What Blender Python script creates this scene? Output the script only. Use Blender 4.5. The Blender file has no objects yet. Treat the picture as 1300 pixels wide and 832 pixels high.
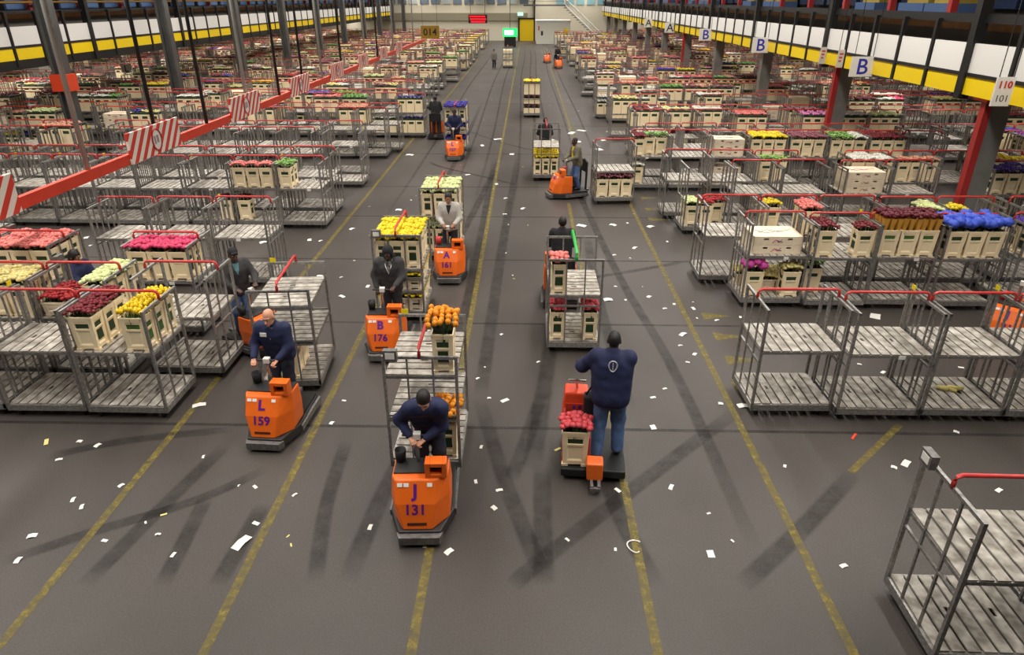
import bpy, math, random
import numpy as np
from mathutils import Vector, Matrix

random.seed(11)
SC = bpy.context.scene
COL = SC.collection
PI = math.pi

# ------------------------------------------------------------------ camera
F_PX, CAM_H = 830.0, 6.2
PITCH, YAW = math.radians(24.2), 0.022
FW = Vector((-math.sin(YAW) * math.cos(PITCH), math.cos(YAW) * math.cos(PITCH), -math.sin(PITCH)))
RT = Vector((math.cos(YAW), math.sin(YAW), 0))
UP = RT.cross(FW)
cam = bpy.data.objects.new('camera', bpy.data.cameras.new('camera'))
COL.objects.link(cam)
cam.matrix_world = Matrix(((RT.x, UP.x, -FW.x, 0), (RT.y, UP.y, -FW.y, 0), (RT.z, UP.z, -FW.z, CAM_H), (0, 0, 0, 1)))
cam.data.sensor_width = 36
cam.data.lens = F_PX / 1300 * 36
cam.data.shift_y = -45 / 1300
cam.data.clip_end = 400
SC.camera = cam

def G(px, py, z=0.0):
    """world point at height z that the photograph shows at pixel px, py"""
    d = FW + RT * ((px - 650) / F_PX) + UP * (-(py - 371) / F_PX)
    t = (z - CAM_H) / d.z
    return Vector((d.x * t, d.y * t, z))

def proj(x, y, z):
    v = Vector((x, y, z - CAM_H))
    d = v.dot(FW)
    if d < .3: return None
    return 650 + F_PX * v.dot(RT) / d, 371 - F_PX * v.dot(UP) / d, d

# ------------------------------------------------------------------ light
w = bpy.data.worlds.new('World'); SC.world = w; w.use_nodes = True
w.node_tree.nodes['Background'].inputs[0].default_value = (1, .93, .84, 1)
w.node_tree.nodes['Background'].inputs[1].default_value = .22
SC.view_settings.view_transform = 'Standard'
SC.view_settings.look = 'None'
SC.view_settings.exposure = 0.14
SC.view_settings.gamma = 1.0

def strip_light(x, y0, y1, z, wd, power, spread=95):
    l = bpy.data.lights.new('hall_or_fill_lamp', 'AREA'); l.shape = 'RECTANGLE'
    l.spread = math.radians(spread); l.size = wd; l.size_y = y1 - y0; l.energy = power; l.color = (1, .95, .875)
    o = bpy.data.objects.new('hall_or_fill_lamp', l); COL.objects.link(o)
    o.location = (x, (y0 + y1) / 2, z)
for x in (-17, -10.5, -4, 2.5, 9):
    strip_light(x, 2, 112, 8.6, .8, 3700, 125 if -15 < x < 8 else 175)
for x in (-16.5, 8.5):  # extra fill strips, added only to brighten the gallery fronts
    strip_light(x, 2, 112, 8.5, .6, 1500, 175)
for x in (-28, -38):
    strip_light(x, 0, 112, 3.75, .5, 3200, 160)
for x in (17, 25):
    strip_light(x, 0, 112, 3.75, .5, 2000, 160)

# ------------------------------------------------------------------ materials
def lin(c):
    return tuple(((v / 12.92) if v <= .04045 else ((v + .055) / 1.055) ** 2.4) for v in (x / 255 for x in c))

MATS = {}
def mat(name, rgb, rough=.6, metal=0.0, var=0.0, noise=0.0, scale=12.0, emit=0.0, spec=.5, dark=None, bump=0.0):
    if name in MATS: return MATS[name]
    m = bpy.data.materials.new(name); m.use_nodes = True
    nt = m.node_tree; b = nt.nodes['Principled BSDF']
    c = lin(rgb) + (1,)
    b.inputs['Base Color'].default_value = c
    b.inputs['Roughness'].default_value = rough
    b.inputs['Metallic'].default_value = metal
    b.inputs['Specular IOR Level'].default_value = spec
    src = None
    if noise:
        tc = nt.nodes.new('ShaderNodeTexCoord'); n = nt.nodes.new('ShaderNodeTexNoise')
        n.inputs['Scale'].default_value = scale; n.inputs['Detail'].default_value = 5
        if var:
            o2 = nt.nodes.new('ShaderNodeObjectInfo'); va = nt.nodes.new('ShaderNodeVectorMath'); va.operation = 'MULTIPLY_ADD'
            va.inputs[1].default_value = (37, 41, 29); nt.links.new(o2.outputs['Random'], va.inputs[0]); nt.links.new(tc.outputs['Object'], va.inputs[2])
            nt.links.new(va.outputs[0], n.inputs['Vector'])
        else: nt.links.new(tc.outputs['Object'], n.inputs['Vector'])
        r = nt.nodes.new('ShaderNodeMapRange'); r.inputs[1].default_value = .35; r.inputs[2].default_value = .68
        nt.links.new(n.outputs['Fac'], r.inputs[0])
        mx = nt.nodes.new('ShaderNodeMix'); mx.data_type = 'RGBA'
        d = lin(dark) if dark else tuple(v * (1 - noise) for v in c[:3])
        mx.inputs[6].default_value = d + (1,); mx.inputs[7].default_value = c
        nt.links.new(r.outputs[0], mx.inputs[0]); src = mx.outputs[2]
        if bump:
            bp = nt.nodes.new('ShaderNodeBump'); bp.inputs['Strength'].default_value = bump
            bp.inputs['Distance'].default_value = .01
            nt.links.new(n.outputs['Fac'], bp.inputs['Height']); nt.links.new(bp.outputs[0], b.inputs['Normal'])
    if var:
        oi = nt.nodes.new('ShaderNodeObjectInfo'); h = nt.nodes.new('ShaderNodeHueSaturation')
        mr = nt.nodes.new('ShaderNodeMapRange'); mr.inputs[3].default_value = 1 - var; mr.inputs[4].default_value = 1 + var
        nt.links.new(oi.outputs['Random'], mr.inputs[0]); nt.links.new(mr.outputs[0], h.inputs['Value'])
        if src: nt.links.new(src, h.inputs['Color'])
        else: h.inputs['Color'].default_value = c
        src = h.outputs[0]
    if src: nt.links.new(src, b.inputs['Base Color'])
    if emit:
        b.inputs['Emission Color'].default_value = c; b.inputs['Emission Strength'].default_value = emit
    MATS[name] = m
    return m

steel = mat('galvanised_steel', (166, 163, 159), .36, .5, .12, .45, 25)
steel_dark = mat('dull_steel', (128, 126, 124), .45, .4, .1, .4, 18)
plank_m = mat('worn_plywood', (194, 188, 178), .6, 0, .14, .35, 7, dark=(128, 120, 110))
red_bar = mat('red_tow_bar', (200, 56, 52), .4, 0, .08, .15, 9)
green_bar = mat('green_tow_bar', (52, 176, 80), .4)
cream = mat('cream_plastic', (252, 232, 192), .45, 0, .07)
cream2 = mat('pale_wood_crate', (244, 226, 198), .6, 0, .06, .12, 8)
black_rub = mat('black_rubber', (24, 24, 25), .6)
dark_pl = mat('dark_plastic', (44, 43, 44), .5)
orange = mat('orange_paint', (238, 108, 28), .38, 0, 0, .08, 5)
orange_d = mat('orange_red_paint', (228, 74, 40), .4)
purple = mat('purple_vinyl', (92, 20, 128), .5)
white = mat('white_paint', (226, 224, 220), .5)
paper = mat('paper', (236, 233, 226), .8)
paper_y = mat('yellow_paper', (228, 212, 130), .8)
yellow_tag = mat('yellow_tag', (238, 214, 20), .5)
chrome = mat('chrome', (190, 188, 186), .22, .9)
leaf = mat('leaf_green', (64, 96, 44), .55, 0, .25)
leaf_d = mat('dark_leaf', (36, 60, 34), .55, 0, .2)
gold_paper = mat('golden_kraft_paper', (206, 152, 62), .6, 0, .1)
purple_paper = mat('mauve_sleeve', (166, 120, 150), .5)
beam_red = mat('vermilion_beam', (214, 62, 40), .45, 0, 0, .1, 3)
col_grey = mat('grey_column', (92, 92, 92), .4, .2, 0, .25, 2)
col_red = mat('red_column', (176, 50, 48), .45, 0, 0, .15, 2)
black_steel = mat('black_steel', (26, 25, 25), .5)
panel_w = mat('white_fascia', (238, 236, 232), .5, 0, .06)
panel_y = mat('yellow_fascia', (250, 216, 16), .45, 0, .05)
wood_strip = mat('varnished_wood', (168, 118, 62), .45, 0, .1, .3, 3)
glass_b = mat('bluish_glass', (96, 128, 178), .15, .0, .2)
wall_cream = mat('cream_wall', (214, 206, 184), .7)
wall_dark = mat('dark_wall', (58, 52, 48), .7)
grey_wall = mat('grey_wall', (120, 116, 110), .7)
blue_ink = mat('blue_ink', (28, 40, 170), .5)
red_ink = mat('red_ink', (196, 44, 40), .5)
dark_ink = mat('dark_ink', (50, 48, 60), .5)
jeans = mat('denim', (84, 112, 158), .8, 0, 0, .25, 14)
navy = mat('navy_cloth', (30, 38, 78), .8, 0, 0, .3, 9)
navy_d = mat('dark_navy_cloth', (30, 33, 48), .8, 0, 0, .2, 9)
black_cloth = mat('black_cloth', (26, 25, 28), .85)
char_cloth = mat('charcoal_cloth', (62, 60, 62), .85, 0, 0, .3, 10)
grey_knit = mat('pale_grey_knit', (186, 180, 172), .85, 0, 0, .1, 20)
olive_cloth = mat('olive_grey_cloth', (116, 110, 92), .85, 0, 0, .2, 9)
yellow_cloth = mat('yellow_cloth', (240, 200, 20), .8)
pink_cloth = mat('pink_cloth', (222, 60, 130), .8)
teal_cloth = mat('teal_cloth', (82, 124, 132), .8)
grey_cloth = mat('grey_cloth', (120, 116, 108), .8)
skin_l = mat('light_skin', (206, 150, 122), .55)
skin_m = mat('tan_skin', (150, 100, 72), .55)
skin_d = mat('dark_skin', (76, 50, 40), .5)
hair_m = mat('black_hair', (24, 20, 19), .6)
hair_b = mat('brown_hair', (70, 52, 42), .6)
eye_m = mat('eye_white', (225, 220, 212), .3)
lip_l = mat('lips', (150, 84, 76), .5)
lip_d = mat('dark_lips', (84, 46, 42), .5)
led_red = mat('red_led', (255, 20, 40), .5, emit=1.3)
led_green = mat('green_led', (20, 190, 90), .5, emit=1.6)
led_white = mat('white_led', (245, 255, 250), .5, emit=2.5)

# ------------------------------------------------------------------ mesh builder
def _ico(sub):
    import bmesh
    bm = bmesh.new(); bmesh.ops.create_icosphere(bm, subdivisions=sub, radius=1)
    v = np.array([x.co[:] for x in bm.verts]); f = [tuple(y.index for y in p.verts) for p in bm.faces]
    bm.free(); return v, f
ICO = {1: _ico(1), 2: _ico(2), 3: _ico(3)}
_oct = (np.array([(1, 0, 0), (-1, 0, 0), (0, 1, 0), (0, -1, 0), (0, 0, 1), (0, 0, -1)], float),
        [(0, 2, 4), (2, 1, 4), (1, 3, 4), (3, 0, 4), (2, 0, 5), (1, 2, 5), (3, 1, 5), (0, 3, 5)])
ICO[0] = _oct

class MB:
    def __init__(s): s.v, s.f, s.m = [], [], []
    def add(s, vs, fs, mi=0):
        o = len(s.v); s.v.extend(tuple(map(float, p)) for p in vs)
        s.f.extend(tuple(i + o for i in f) for f in fs); s.m.extend([mi] * len(fs)); return s
    def box(s, x0, x1, y0, y1, z0, z1, mi=0, M=None):
        vs = [(x, y, z) for z in (z0, z1) for y in (y0, y1) for x in (x0, x1)]
        if M: vs = [M @ Vector(p) for p in vs]
        return s.add(vs, [(0, 2, 3, 1), (4, 5, 7, 6), (0, 1, 5, 4), (2, 6, 7, 3), (0, 4, 6, 2), (1, 3, 7, 5)], mi)
    def loft(s, rings, mi=0, cap=True):
        n = len(rings[0]); vs = [p for r in rings for p in r]; fs = []
        for k in range(len(rings) - 1):
            for i in range(n):
                j = (i + 1) % n
                fs.append((k * n + i, k * n + j, (k + 1) * n + j, (k + 1) * n + i))
        if cap:
            fs.append(tuple(reversed(range(n)))); fs.append(tuple(range((len(rings) - 1) * n, len(rings) * n)))
        return s.add(vs, fs, mi)
    def tube(s, pts, r, n=6, mi=0, r1=None):
        pts = [Vector(p) for p in pts]; rings = []
        for i, p in enumerate(pts):
            a = (pts[min(i + 1, len(pts) - 1)] - pts[max(i - 1, 0)]).normalized()
            ref = Vector((0, 0, 1)) if abs(a.z) < .9 else Vector((1, 0, 0))
            u = a.cross(ref).normalized(); q = a.cross(u)
            rr = r if r1 is None else r + (r1 - r) * i / (len(pts) - 1)
            rings.append([p + (u * math.cos(2 * PI * k / n + PI / n) + q * math.sin(2 * PI * k / n + PI / n)) * rr for k in range(n)])
        return s.loft(rings, mi)
    def ball(s, c, r, sub=1, mi=0, jit=0, rnd=None):
        v, f = ICO[sub]
        if not hasattr(r, '__len__'): r = (r, r, r)
        vv = v * np.array(r)
        if jit: vv = vv * (1 + (np.array([[(rnd or random).uniform(-jit, jit)] for _ in v])))
        return s.add(vv + np.array(c), f, mi)
    def prism(s, poly, z0, z1, mi=0):
        return s.loft([[(x, y, z0) for x, y in poly], [(x, y, z1) for x, y in poly]], mi)
    def mesh(s, name, mats, smooth=False):
        me = bpy.data.meshes.new(name); me.from_pydata(s.v, [], s.f)
        for m in (mats if isinstance(mats, (list, tuple)) else [mats]): me.materials.append(m)
        me.polygons.foreach_set('material_index', s.m)
        if smooth: me.polygons.foreach_set('use_smooth', [True] * len(s.f))
        me.update(); return me
    def build(s, name, mats, parent=None, smooth=False, loc=(0, 0, 0), rot=(0, 0, 0)):
        return put(name, s.mesh(name, mats, smooth), parent, loc, rot)

def put(name, me, parent=None, loc=(0, 0, 0), rot=(0, 0, 0), sc=None):
    o = bpy.data.objects.new(name, me); COL.objects.link(o)
    o.location = loc; o.rotation_euler = rot
    if parent: o.parent = parent
    if sc: o.scale = sc
    return o

def tag(o, label=None, cat=None, group=None, kind=None):
    if label: o['label'] = label
    if cat: o['category'] = cat
    if group: o['group'] = group
    if kind: o['kind'] = kind
    return o

def thing(name, label, cat, loc=(0, 0, 0), rz=0.0, group=None):
    o = put(name, None, None, loc, (0, 0, rz)); return tag(o, label, cat, group)

def bevel(o, wd, seg=2):
    m = o.modifiers.new('edge', 'BEVEL'); m.width = wd; m.segments = seg; m.limit_method = 'ANGLE'; return o

def text(name, s, size, m, parent, loc, rot, align='CENTER', ext=.002, bold=0.0):
    c = bpy.data.curves.new(name, 'FONT'); c.body = s; c.size = size; c.extrude = ext; c.offset = bold
    c.align_x = align; c.align_y = 'CENTER'; c.resolution_u = 3; c.materials.append(m)
    tmp = bpy.data.objects.new(name, c); me = bpy.data.meshes.new_from_object(tmp); bpy.data.objects.remove(tmp)
    return put(name, me, parent, loc, rot)

ORD = ['first', 'second', 'third', 'fourth', 'fifth', 'sixth', 'seventh', 'eighth', 'ninth', 'tenth', 'eleventh', 'twelfth',
       'thirteenth', 'fourteenth', 'fifteenth', 'sixteenth', 'seventeenth', 'eighteenth', 'nineteenth', 'twentieth']
def ordw(i):
    if i < 20: return ORD[i]
    t = ['twenty', 'thirty', 'forty', 'fifty'][(i + 1) // 10 - 2]
    u = (i + 1) % 10
    return t[:-1] + 'ieth' if u == 0 else t + '-' + ORD[u - 1]

# ------------------------------------------------------------------ floor
def floor_material():
    m = bpy.data.materials.new('worn_asphalt'); m.use_nodes = True
    nt = m.node_tree; b = nt.nodes['Principled BSDF']
    tc = nt.nodes.new('ShaderNodeTexCoord')
    def noise(sc, det=4):
        n = nt.nodes.new('ShaderNodeTexNoise'); n.inputs['Scale'].default_value = sc; n.inputs['Detail'].default_value = det
        nt.links.new(tc.outputs['Object'], n.inputs['Vector']); return n
    n1, n2 = noise(.35, 6), noise(60, 3)
    r1 = nt.nodes.new('ShaderNodeValToRGB')
    r1.color_ramp.elements[0].position = .3; r1.color_ramp.elements[0].color = lin((60, 54, 50)) + (1,)
    r1.color_ramp.elements[1].position = .7; r1.color_ramp.elements[1].color = lin((75, 69, 65)) + (1,)
    nt.links.new(n1.outputs['Fac'], r1.inputs[0])
    r2 = nt.nodes.new('ShaderNodeMapRange'); r2.inputs[1].default_value = .35; r2.inputs[2].default_value = .65
    r2.inputs[3].default_value = .78; r2.inputs[4].default_value = 1.2
    nt.links.new(n2.outputs['Fac'], r2.inputs[0])
    mx = nt.nodes.new('ShaderNodeMix'); mx.data_type = 'RGBA'; mx.blend_type = 'MULTIPLY'; mx.inputs[0].default_value = 1
    nt.links.new(r1.outputs[0], mx.inputs[6]); nt.links.new(r2.outputs[0], mx.inputs[7])
    nt.links.new(mx.outputs[2], b.inputs['Base Color'])
    b.inputs['Roughness'].default_value = .48; b.inputs['Specular IOR Level'].default_value = .5
    bp = nt.nodes.new('ShaderNodeBump'); bp.inputs['Strength'].default_value = .25; bp.inputs['Distance'].default_value = .01
    nt.links.new(n2.outputs['Fac'], bp.inputs['Height']); nt.links.new(bp.outputs[0], b.inputs['Normal'])
    return m

def worn_marking(name, rgb, lo, hi, sc, alpha=1.0, rough=.6, soft=False):
    m = bpy.data.materials.new(name); m.use_nodes = True
    nt = m.node_tree; b = nt.nodes['Principled BSDF']
    b.inputs['Base Color'].default_value = lin(rgb) + (1,); b.inputs['Roughness'].default_value = rough
    tc = nt.nodes.new('ShaderNodeTexCoord'); n = nt.nodes.new('ShaderNodeTexNoise')
    n.inputs['Scale'].default_value = sc; n.inputs['Detail'].default_value = 6; n.inputs['Roughness'].default_value = .7
    nt.links.new(tc.outputs['Object'], n.inputs['Vector'])
    r = nt.nodes.new('ShaderNodeMapRange'); r.inputs[1].default_value = lo; r.inputs[2].default_value = hi; r.inputs[4].default_value = alpha
    nt.links.new(n.outputs['Fac'], r.inputs[0]); out = r.outputs[0]
    if soft:
        uv = nt.nodes.new('ShaderNodeUVMap'); sp = nt.nodes.new('ShaderNodeSeparateXYZ'); nt.links.new(uv.outputs[0], sp.inputs[0])
        for ax, k in ((0, 5.5), (1, 5.0)):
            p = nt.nodes.new('ShaderNodeMath'); p.operation = 'PINGPONG'; p.inputs[1].default_value = .5; nt.links.new(sp.outputs[ax], p.inputs[0])
            q = nt.nodes.new('ShaderNodeMath'); q.operation = 'MULTIPLY'; q.inputs[1].default_value = k; q.use_clamp = True; nt.links.new(p.outputs[0], q.inputs[0])
            z = nt.nodes.new('ShaderNodeMath'); z.operation = 'MULTIPLY'; nt.links.new(out, z.inputs[0]); nt.links.new(q.outputs[0], z.inputs[1]); out = z.outputs[0]
    nt.links.new(out, b.inputs['Alpha'])
    return m

floor = MB().box(-52, 42, -8, 113, -.2, 0).build('floor', floor_material()); tag(floor, kind='structure')
lane_m = worn_marking('worn_yellow_paint', (130, 115, 46), .32, .68, 9)
tyre_m = worn_marking('tyre_rubber_stain', (34, 30, 27), .15, .75, 2.5, .6, .55, True)
joint_m = worn_marking('tarred_joint', (44, 40, 37), .1, .7, 2, .7)

def ribbon(name, pts, wd, m, z=.002):
    mb = MB(); L = []; R = []
    pts = [Vector((p[0], p[1], 0)) for p in pts]
    for i, p in enumerate(pts):
        t = (pts[min(i + 1, len(pts) - 1)] - pts[max(i - 1, 0)]).normalized(); q = Vector((-t.y, t.x, 0)) * wd / 2
        L.append(p + q); R.append(p - q)
    n = len(pts); vs = [(p.x, p.y, z) for p in L] + [(p.x, p.y, z) for p in R]
    mb.add(vs, [(i, n + i, n + i + 1, i + 1) for i in range(n - 1)])
    me = mb.mesh(name, m); uv = me.uv_layers.new(name='UVMap')
    for lp in me.loops:
        i = lp.vertex_index; uv.data[lp.index].uv = ((0 if i < n else 1), (i % n) / (n - 1))
    return put(name, me, floor)

for x, y0, y1 in ((-5.48, -2, 110), (-3.3, -2, 22), (-1.15, -2, 105), (1.41, -2, 21), (3.44, -2, 23), (2.3, 26, 105)):
    ribbon('lane_line', [(x, y0 + (y1 - y0) * k / 12) for k in range(13)], .11, lane_m, .003)
a, b_ = G(1142, 540), G(1080, 600); ribbon('lane_line', [a, b_], .10, lane_m, .003)
a, b_ = G(1068, 612), G(955, 735)
for tx, ty in ((905, 402), (921, 428), (937, 458), (946, 490), (828, 266), (833, 279), (822, 252)):
    p = G(tx, ty); mb = MB()
    mb.add([(p.x - .22, p.y - .16, .003), (p.x + .38, p.y + .02, .003), (p.x - .22, p.y + .2, .003)], [(0, 1, 2)])
    mb.build('floor_arrow', lane_m, floor)
for pts, wd in (([(287, 565), (200, 650), (105, 745)], .2), ([(262, 632), (205, 745)], .18), ([(335, 640), (275, 745)], .2),
                ([(0, 715), (120, 675), (250, 635), (340, 595)], .16), ([(608, 505), (638, 602), (660, 660), (690, 735)], .2),
                ([(688, 500), (668, 560), (648, 610)], .2), ([(688, 590), (690, 745)], .22), ([(945, 515), (813, 614), (690, 710), (650, 745)], .2),
                ([(1085, 600), (1010, 680), (940, 745)], .2), ([(560, 520), (500, 600), (440, 740)], .22), ([(440, 560), (415, 640), (400, 740)], .18),
                ([(455, 460), (520, 380), (590, 290), (640, 190)], .2), ([(500, 300), (560, 240), (612, 130)], .18), ([(660, 190), (640, 300), (622, 420), (610, 505)], .22),
                ([(628, 200), (605, 330), (560, 520)], .2), ([(760, 560), (780, 640), (835, 745)], .2), ([(700, 430), (690, 500), (675, 600)], .25),
                ([(745, 300), (760, 380), (800, 520)], .2), ([(880, 330), (800, 345), (700, 360)], .14), ([(700, 170), (770, 320), (850, 460), (960, 700)], .18),
                ([(545, 205), (560, 212), (620, 226), (660, 236)], .14), ([(590, 165), (640, 182), (700, 196)], .1), ([(60, 580), (160, 560), (300, 545)], .16)):
    gp = [G(*p) for p in pts]; fine = []
    for i in range(len(gp) - 1):
        p0, p1, p2, p3 = gp[max(i - 1, 0)], gp[i], gp[i + 1], gp[min(i + 2, len(gp) - 1)]
        for k in range(6):
            t = k / 6
            fine.append(.5 * ((2 * p1) + (p2 - p0) * t + (2 * p0 - 5 * p1 + 4 * p2 - p3) * t * t + (3 * p1 - p0 - 3 * p2 + p3) * t ** 3))
    fine.append(gp[-1]); ribbon('tyre_mark', fine, wd * 1.35, tyre_m, .0015)
for k, x in enumerate((-4.4, -2.6, -1.75, -.4, .35, .9, 2.0, 2.9)):
    ribbon('tyre_mark', [(x + .1 * math.sin(q), 16 + q * 8 + k) for q in range(11)], .13, tyre_m, .0015)
for py in (545, 412, 331, 276, 238, 196, 160, 132, 110, 95):
    p = G(670, py); ribbon('floor_joint', [(-12, p.y), (0, p.y + .02), (12, p.y)], .07, joint_m, .001)

# ------------------------------------------------------------------ shell
def struct(name, mb, m, parent=None):
    o = mb.build(name, m, parent)
    if not parent: tag(o, kind='structure')
    return o
struct('wall_left', MB().box(-52.3, -52, -8, 113, 0, 9.5), wall_cream)
struct('wall_right', MB().box(42, 42.3, -8, 113, 0, 9.5), wall_cream)
struct('wall_back', MB().box(-52, 42, -8.3, -8, 0, 9.5), grey_wall)
struct('ceiling', MB().box(-52, 42, -8, 113, 9.5, 9.8), wall_dark)

# far end wall with its features
FY = 112.0
wf = struct('wall_far', MB().box(-52, 42, FY + .6, FY + 1, 0, 9.5), mat('far_wall_cream', (226, 218, 196), .7))
struct('fascia_band', MB().box(-24, 0, FY + .3, FY + .6, 3.0, 4.1), mat('beige_band', (156, 148, 126), .7), wf)
for k in range(14):
    x = -24 + k * 1.75
    struct('upper_window', MB().box(x, x + 1.35, FY + .45, FY + .6, 5.4, 7.2), mat('dull_pane', (120, 134, 148), .2) if k % 3 else mat('lit_window', (196, 206, 206), .3), wf)
for k in range(5):
    struct('upper_window', MB().box(4.5 + k * 1.6, 5.7 + k * 1.6, FY + .45, FY + .6, 5.3, 7.2), mat('sky_pane', (150, 196, 206), .3), wf)
d1 = struct('door_1', MB().box(-1.25, 1.0, FY + .2, FY + .6, 0, 3.2), mat('yellow_door', (232, 196, 16), .5))
struct('door_frame', MB().box(-1.5, -1.25, FY + .1, FY + .6, 0, 3.4).box(1, 1.2, FY + .1, FY + .6, 0, 6).box(-1.5, 1.2, FY + .1, FY + .6, 3.2, 3.4), black_steel, d1)
struct('exit_sign', MB().box(-1.6, -.7, FY, FY + .15, 3.7, 4.2), mat('exit_panel', (190, 240, 220), .4, emit=.8), wf)

t = thing('site_office', 'white box office under the steel stairs at the far end of the hall', 'office', (0, 0, 0))
MB().box(1.3, 6.3, 104, 109, 0, 3.1).build('walls', mat('office_white', (224, 220, 208), .6), t)
MB().box(1.2, 6.4, 103.9, 109.1, 3.1, 3.25).build('roof', white, t)
MB().box(5.4, 6.0, 103.93, 104, 0, 2.2).build('door', panel_y, t)
MB().box(2.0, 2.3, 103.95, 104, 1.2, 1.8).build('notice', dark_pl, t)
MB().box(1.6, 1.75, 103.95, 104, 1.9, 2.5).build('plaque', red_ink, t)
t = thing('staircase', 'steel staircase with white railings rising beside the white office', 'stairs')
mb = MB()
for k in range(16):
    mb.box(10.9 - k * .38, 11.3 - k * .38, 102.2, 103.6, .1 + k * .32, .2 + k * .32)
mb.build('steps', steel_dark, t)
for y in (102.2, 103.6):
    MB().tube([(11.2, y, 1.1), (5.2, y, 6.3)], .07).tube([(11.2, y, .2), (5.2, y, 5.4)], .1).build('railing', white, t)
    p = MB()
    for k in range(6): p.tube([(11.1 - k * 1.15, y, .2 + k * 1.0), (11.1 - k * 1.15, y, 1.15 + k)], .05)
    p.build('baluster', white, t)
MB().box(-.6, 5.4, 102, 104, 5.2, 5.4).box(-.6, 5.2, 101.95, 102.0, 6.3, 6.4).box(-.6, 5.2, 101.95, 102.0, 5.8, 5.85).build('landing', steel_dark, t)
t = thing('display_board', 'red LED display board hanging over the far end of the aisle', 'display', (-6.9, 98, 3.6))
MB().box(-1.3, 1.3, 0, .2, -.55, .55).build('case', black_steel, t)
random.seed(3)
for r in range(3):
    m = MB(); x = -1.15 + .1 * r
    while x < 1.0:
        wd = random.uniform(.1, .3); m.box(x, x + wd, -.02, 0, .22 - r * .34, .42 - r * .34); x += wd + .07
    m.build('lit_text', led_red, t)
MB().tube([(-1, .1, .5), (-1, .1, 5.9)], .03).tube([(1, .1, .5), (1, .1, 5.9)], .03).build('hanger', black_steel, t)
t = thing('display_board', 'green and white lit display board at the far end beside yellow door', 'display', (-2.4, 97, 1.9))
MB().box(-1.0, 1.0, 0, .2, -.55, .55).build('case', led_green, t)
m = MB(); x = -.75
for wd in (.28, .22, .3, .24): m.box(x, x + wd, -.02, 0, -.3, .3); x += wd + .06
m.build('lit_text', led_white, t)
MB().tube([(0, .1, .5), (0, .1, 7.6)], .03).box(-.8, .8, .05, .15, -1.9, -.55).build('stand', black_steel, t)

# galleries along both sides
def gallery(side, X, y0, y1):
    s = -1 if X < 0 else 1
    out = lambda a, b: (min(X + s * a, X + s * b), max(X + s * a, X + s * b))
    g = MB()
    e = 31 if s < 0 else 30
    x0, x1 = out(.25, e)
    g.box(x0, x1, y0, y1, 4.1, 4.3)
    root = struct('gallery', g, mat('gallery_underside', (196, 184, 158), .8))
    x0, x1 = out(0, .3)
    struct('edge_beam', MB().box(x0, x1, y0, y1, 3.5, 3.86) if s < 0 else MB().box(*out(.1, .3), y0, y1, 3.88, 4.1), black_steel, root)
    struct('rail_strip', MB().box(*out(-.03, .08), y0, y1, 4.33, 4.42), black_steel, root)
    struct('wood_rail', MB().box(*out(.5, .6), y0, y1, 5.42, 5.62), wood_strip, root)
    struct('grey_backing', MB().box(*out(.7, .8), y0, y1, 4.3, 5.5), mat('backing', (110, 106, 102), .7), root)
    struct('upper_beam', MB().box(*out(.1, .4), y0, y1, 5.62, 5.74 if s < 0 else 5.84), black_steel, root)
    struct('upper_wall', MB().box(*out(3.6, 3.8), y0, y1, 4.3, 9.4), wall_dark, root)
    n = int((y1 - y0) / 1.78)
    pw = MB().box(*out(0, .05), .09, 1.69, 4.42, 5.14).mesh('white_panel', panel_w)
    py = MB().box(*out(0, .05), .09, 1.69, 3.87, 4.33).mesh('yellow_panel', panel_y)
    zb = 3.6 if s < 0 else 3.85
    mu = MB().box(*out(-.04, .08), -.055, .055, zb, 5.7).mesh('mullion', black_steel)
    mk = MB().box(*out(-.08, .2), -.12, .12, zb - .1, 6.3).mesh('mullion', black_steel)
    for k in range(n):
        y = y0 + k * 1.78
        put('white_panel', pw, root, (0, y, 0)); put('yellow_panel', py, root, (0, y, 0))
        put('mullion', mk if k % 5 == 2 else mu, root, (0, y, 0))
    post = MB().box(*out(.9, 1.1), -.1, .1, 4.3, 9.3).mesh('red_post', col_red if s > 0 else mat('rust_red_post', (140, 46, 40), .5))
    for k in range(int((y1 - y0) / 3.56)):
        y = y0 + k * 3.56
        put('red_post', post, root, (0, y + 1.2, 0))
    if s < 0:
        pane = MB().box(*out(1.2, 1.3), .1, 1.3, 5.7, 7.3).mesh('window_pane', glass_b)
        for k in range(n): put('window_pane', pane, root, (0, y0 + k * 1.78, 0))
        rr = MB().tube([(X + s * .6, y0, 6.05), (X + s * .6, y1, 6.05)], .05)
        struct('hand_rail', rr, mat('ochre_rail', (150, 116, 40), .5), root)
    else:
        pane = MB().box(*out(3.3, 3.6), .1, 1.5, 5.9, 7.3)
        pa = pane.mesh('window_pane', mat('dark_blue_glass', (52, 66, 96), .15, 0, .25))
        pb = MB().box(*out(2.6, 3.3), .1, 1.5, 5.0, 7.2).mesh('shelf_box', mat('straw_box', (206, 176, 78), .6, 0, .15))
        pc = MB().box(*out(2.4, 3.3), 0, 1.7, 5.0, 6.05).mesh('blue_band', mat('pale_blue_band', (92, 124, 176), .5))
        for k in range(n):
            q = k % 9
            if q in (1, 2, 4): put('shelf_box', pb, root, (0, y0 + k * 1.78, 0)); put('blue_band', pc, root, (0, y0 + k * 1.78, 0))
            else: put('window_pane', pa, root, (0, y0 + k * 1.78, 0))
    return root
tag(gallery('left', -21.0, 12.0, 111.5), 'left gallery front of white and yellow panels on a black beam')
tag(gallery('right', 11.6, 6.0, 111.5), 'right gallery front of white and yellow panels divided by black mullions')

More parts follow.
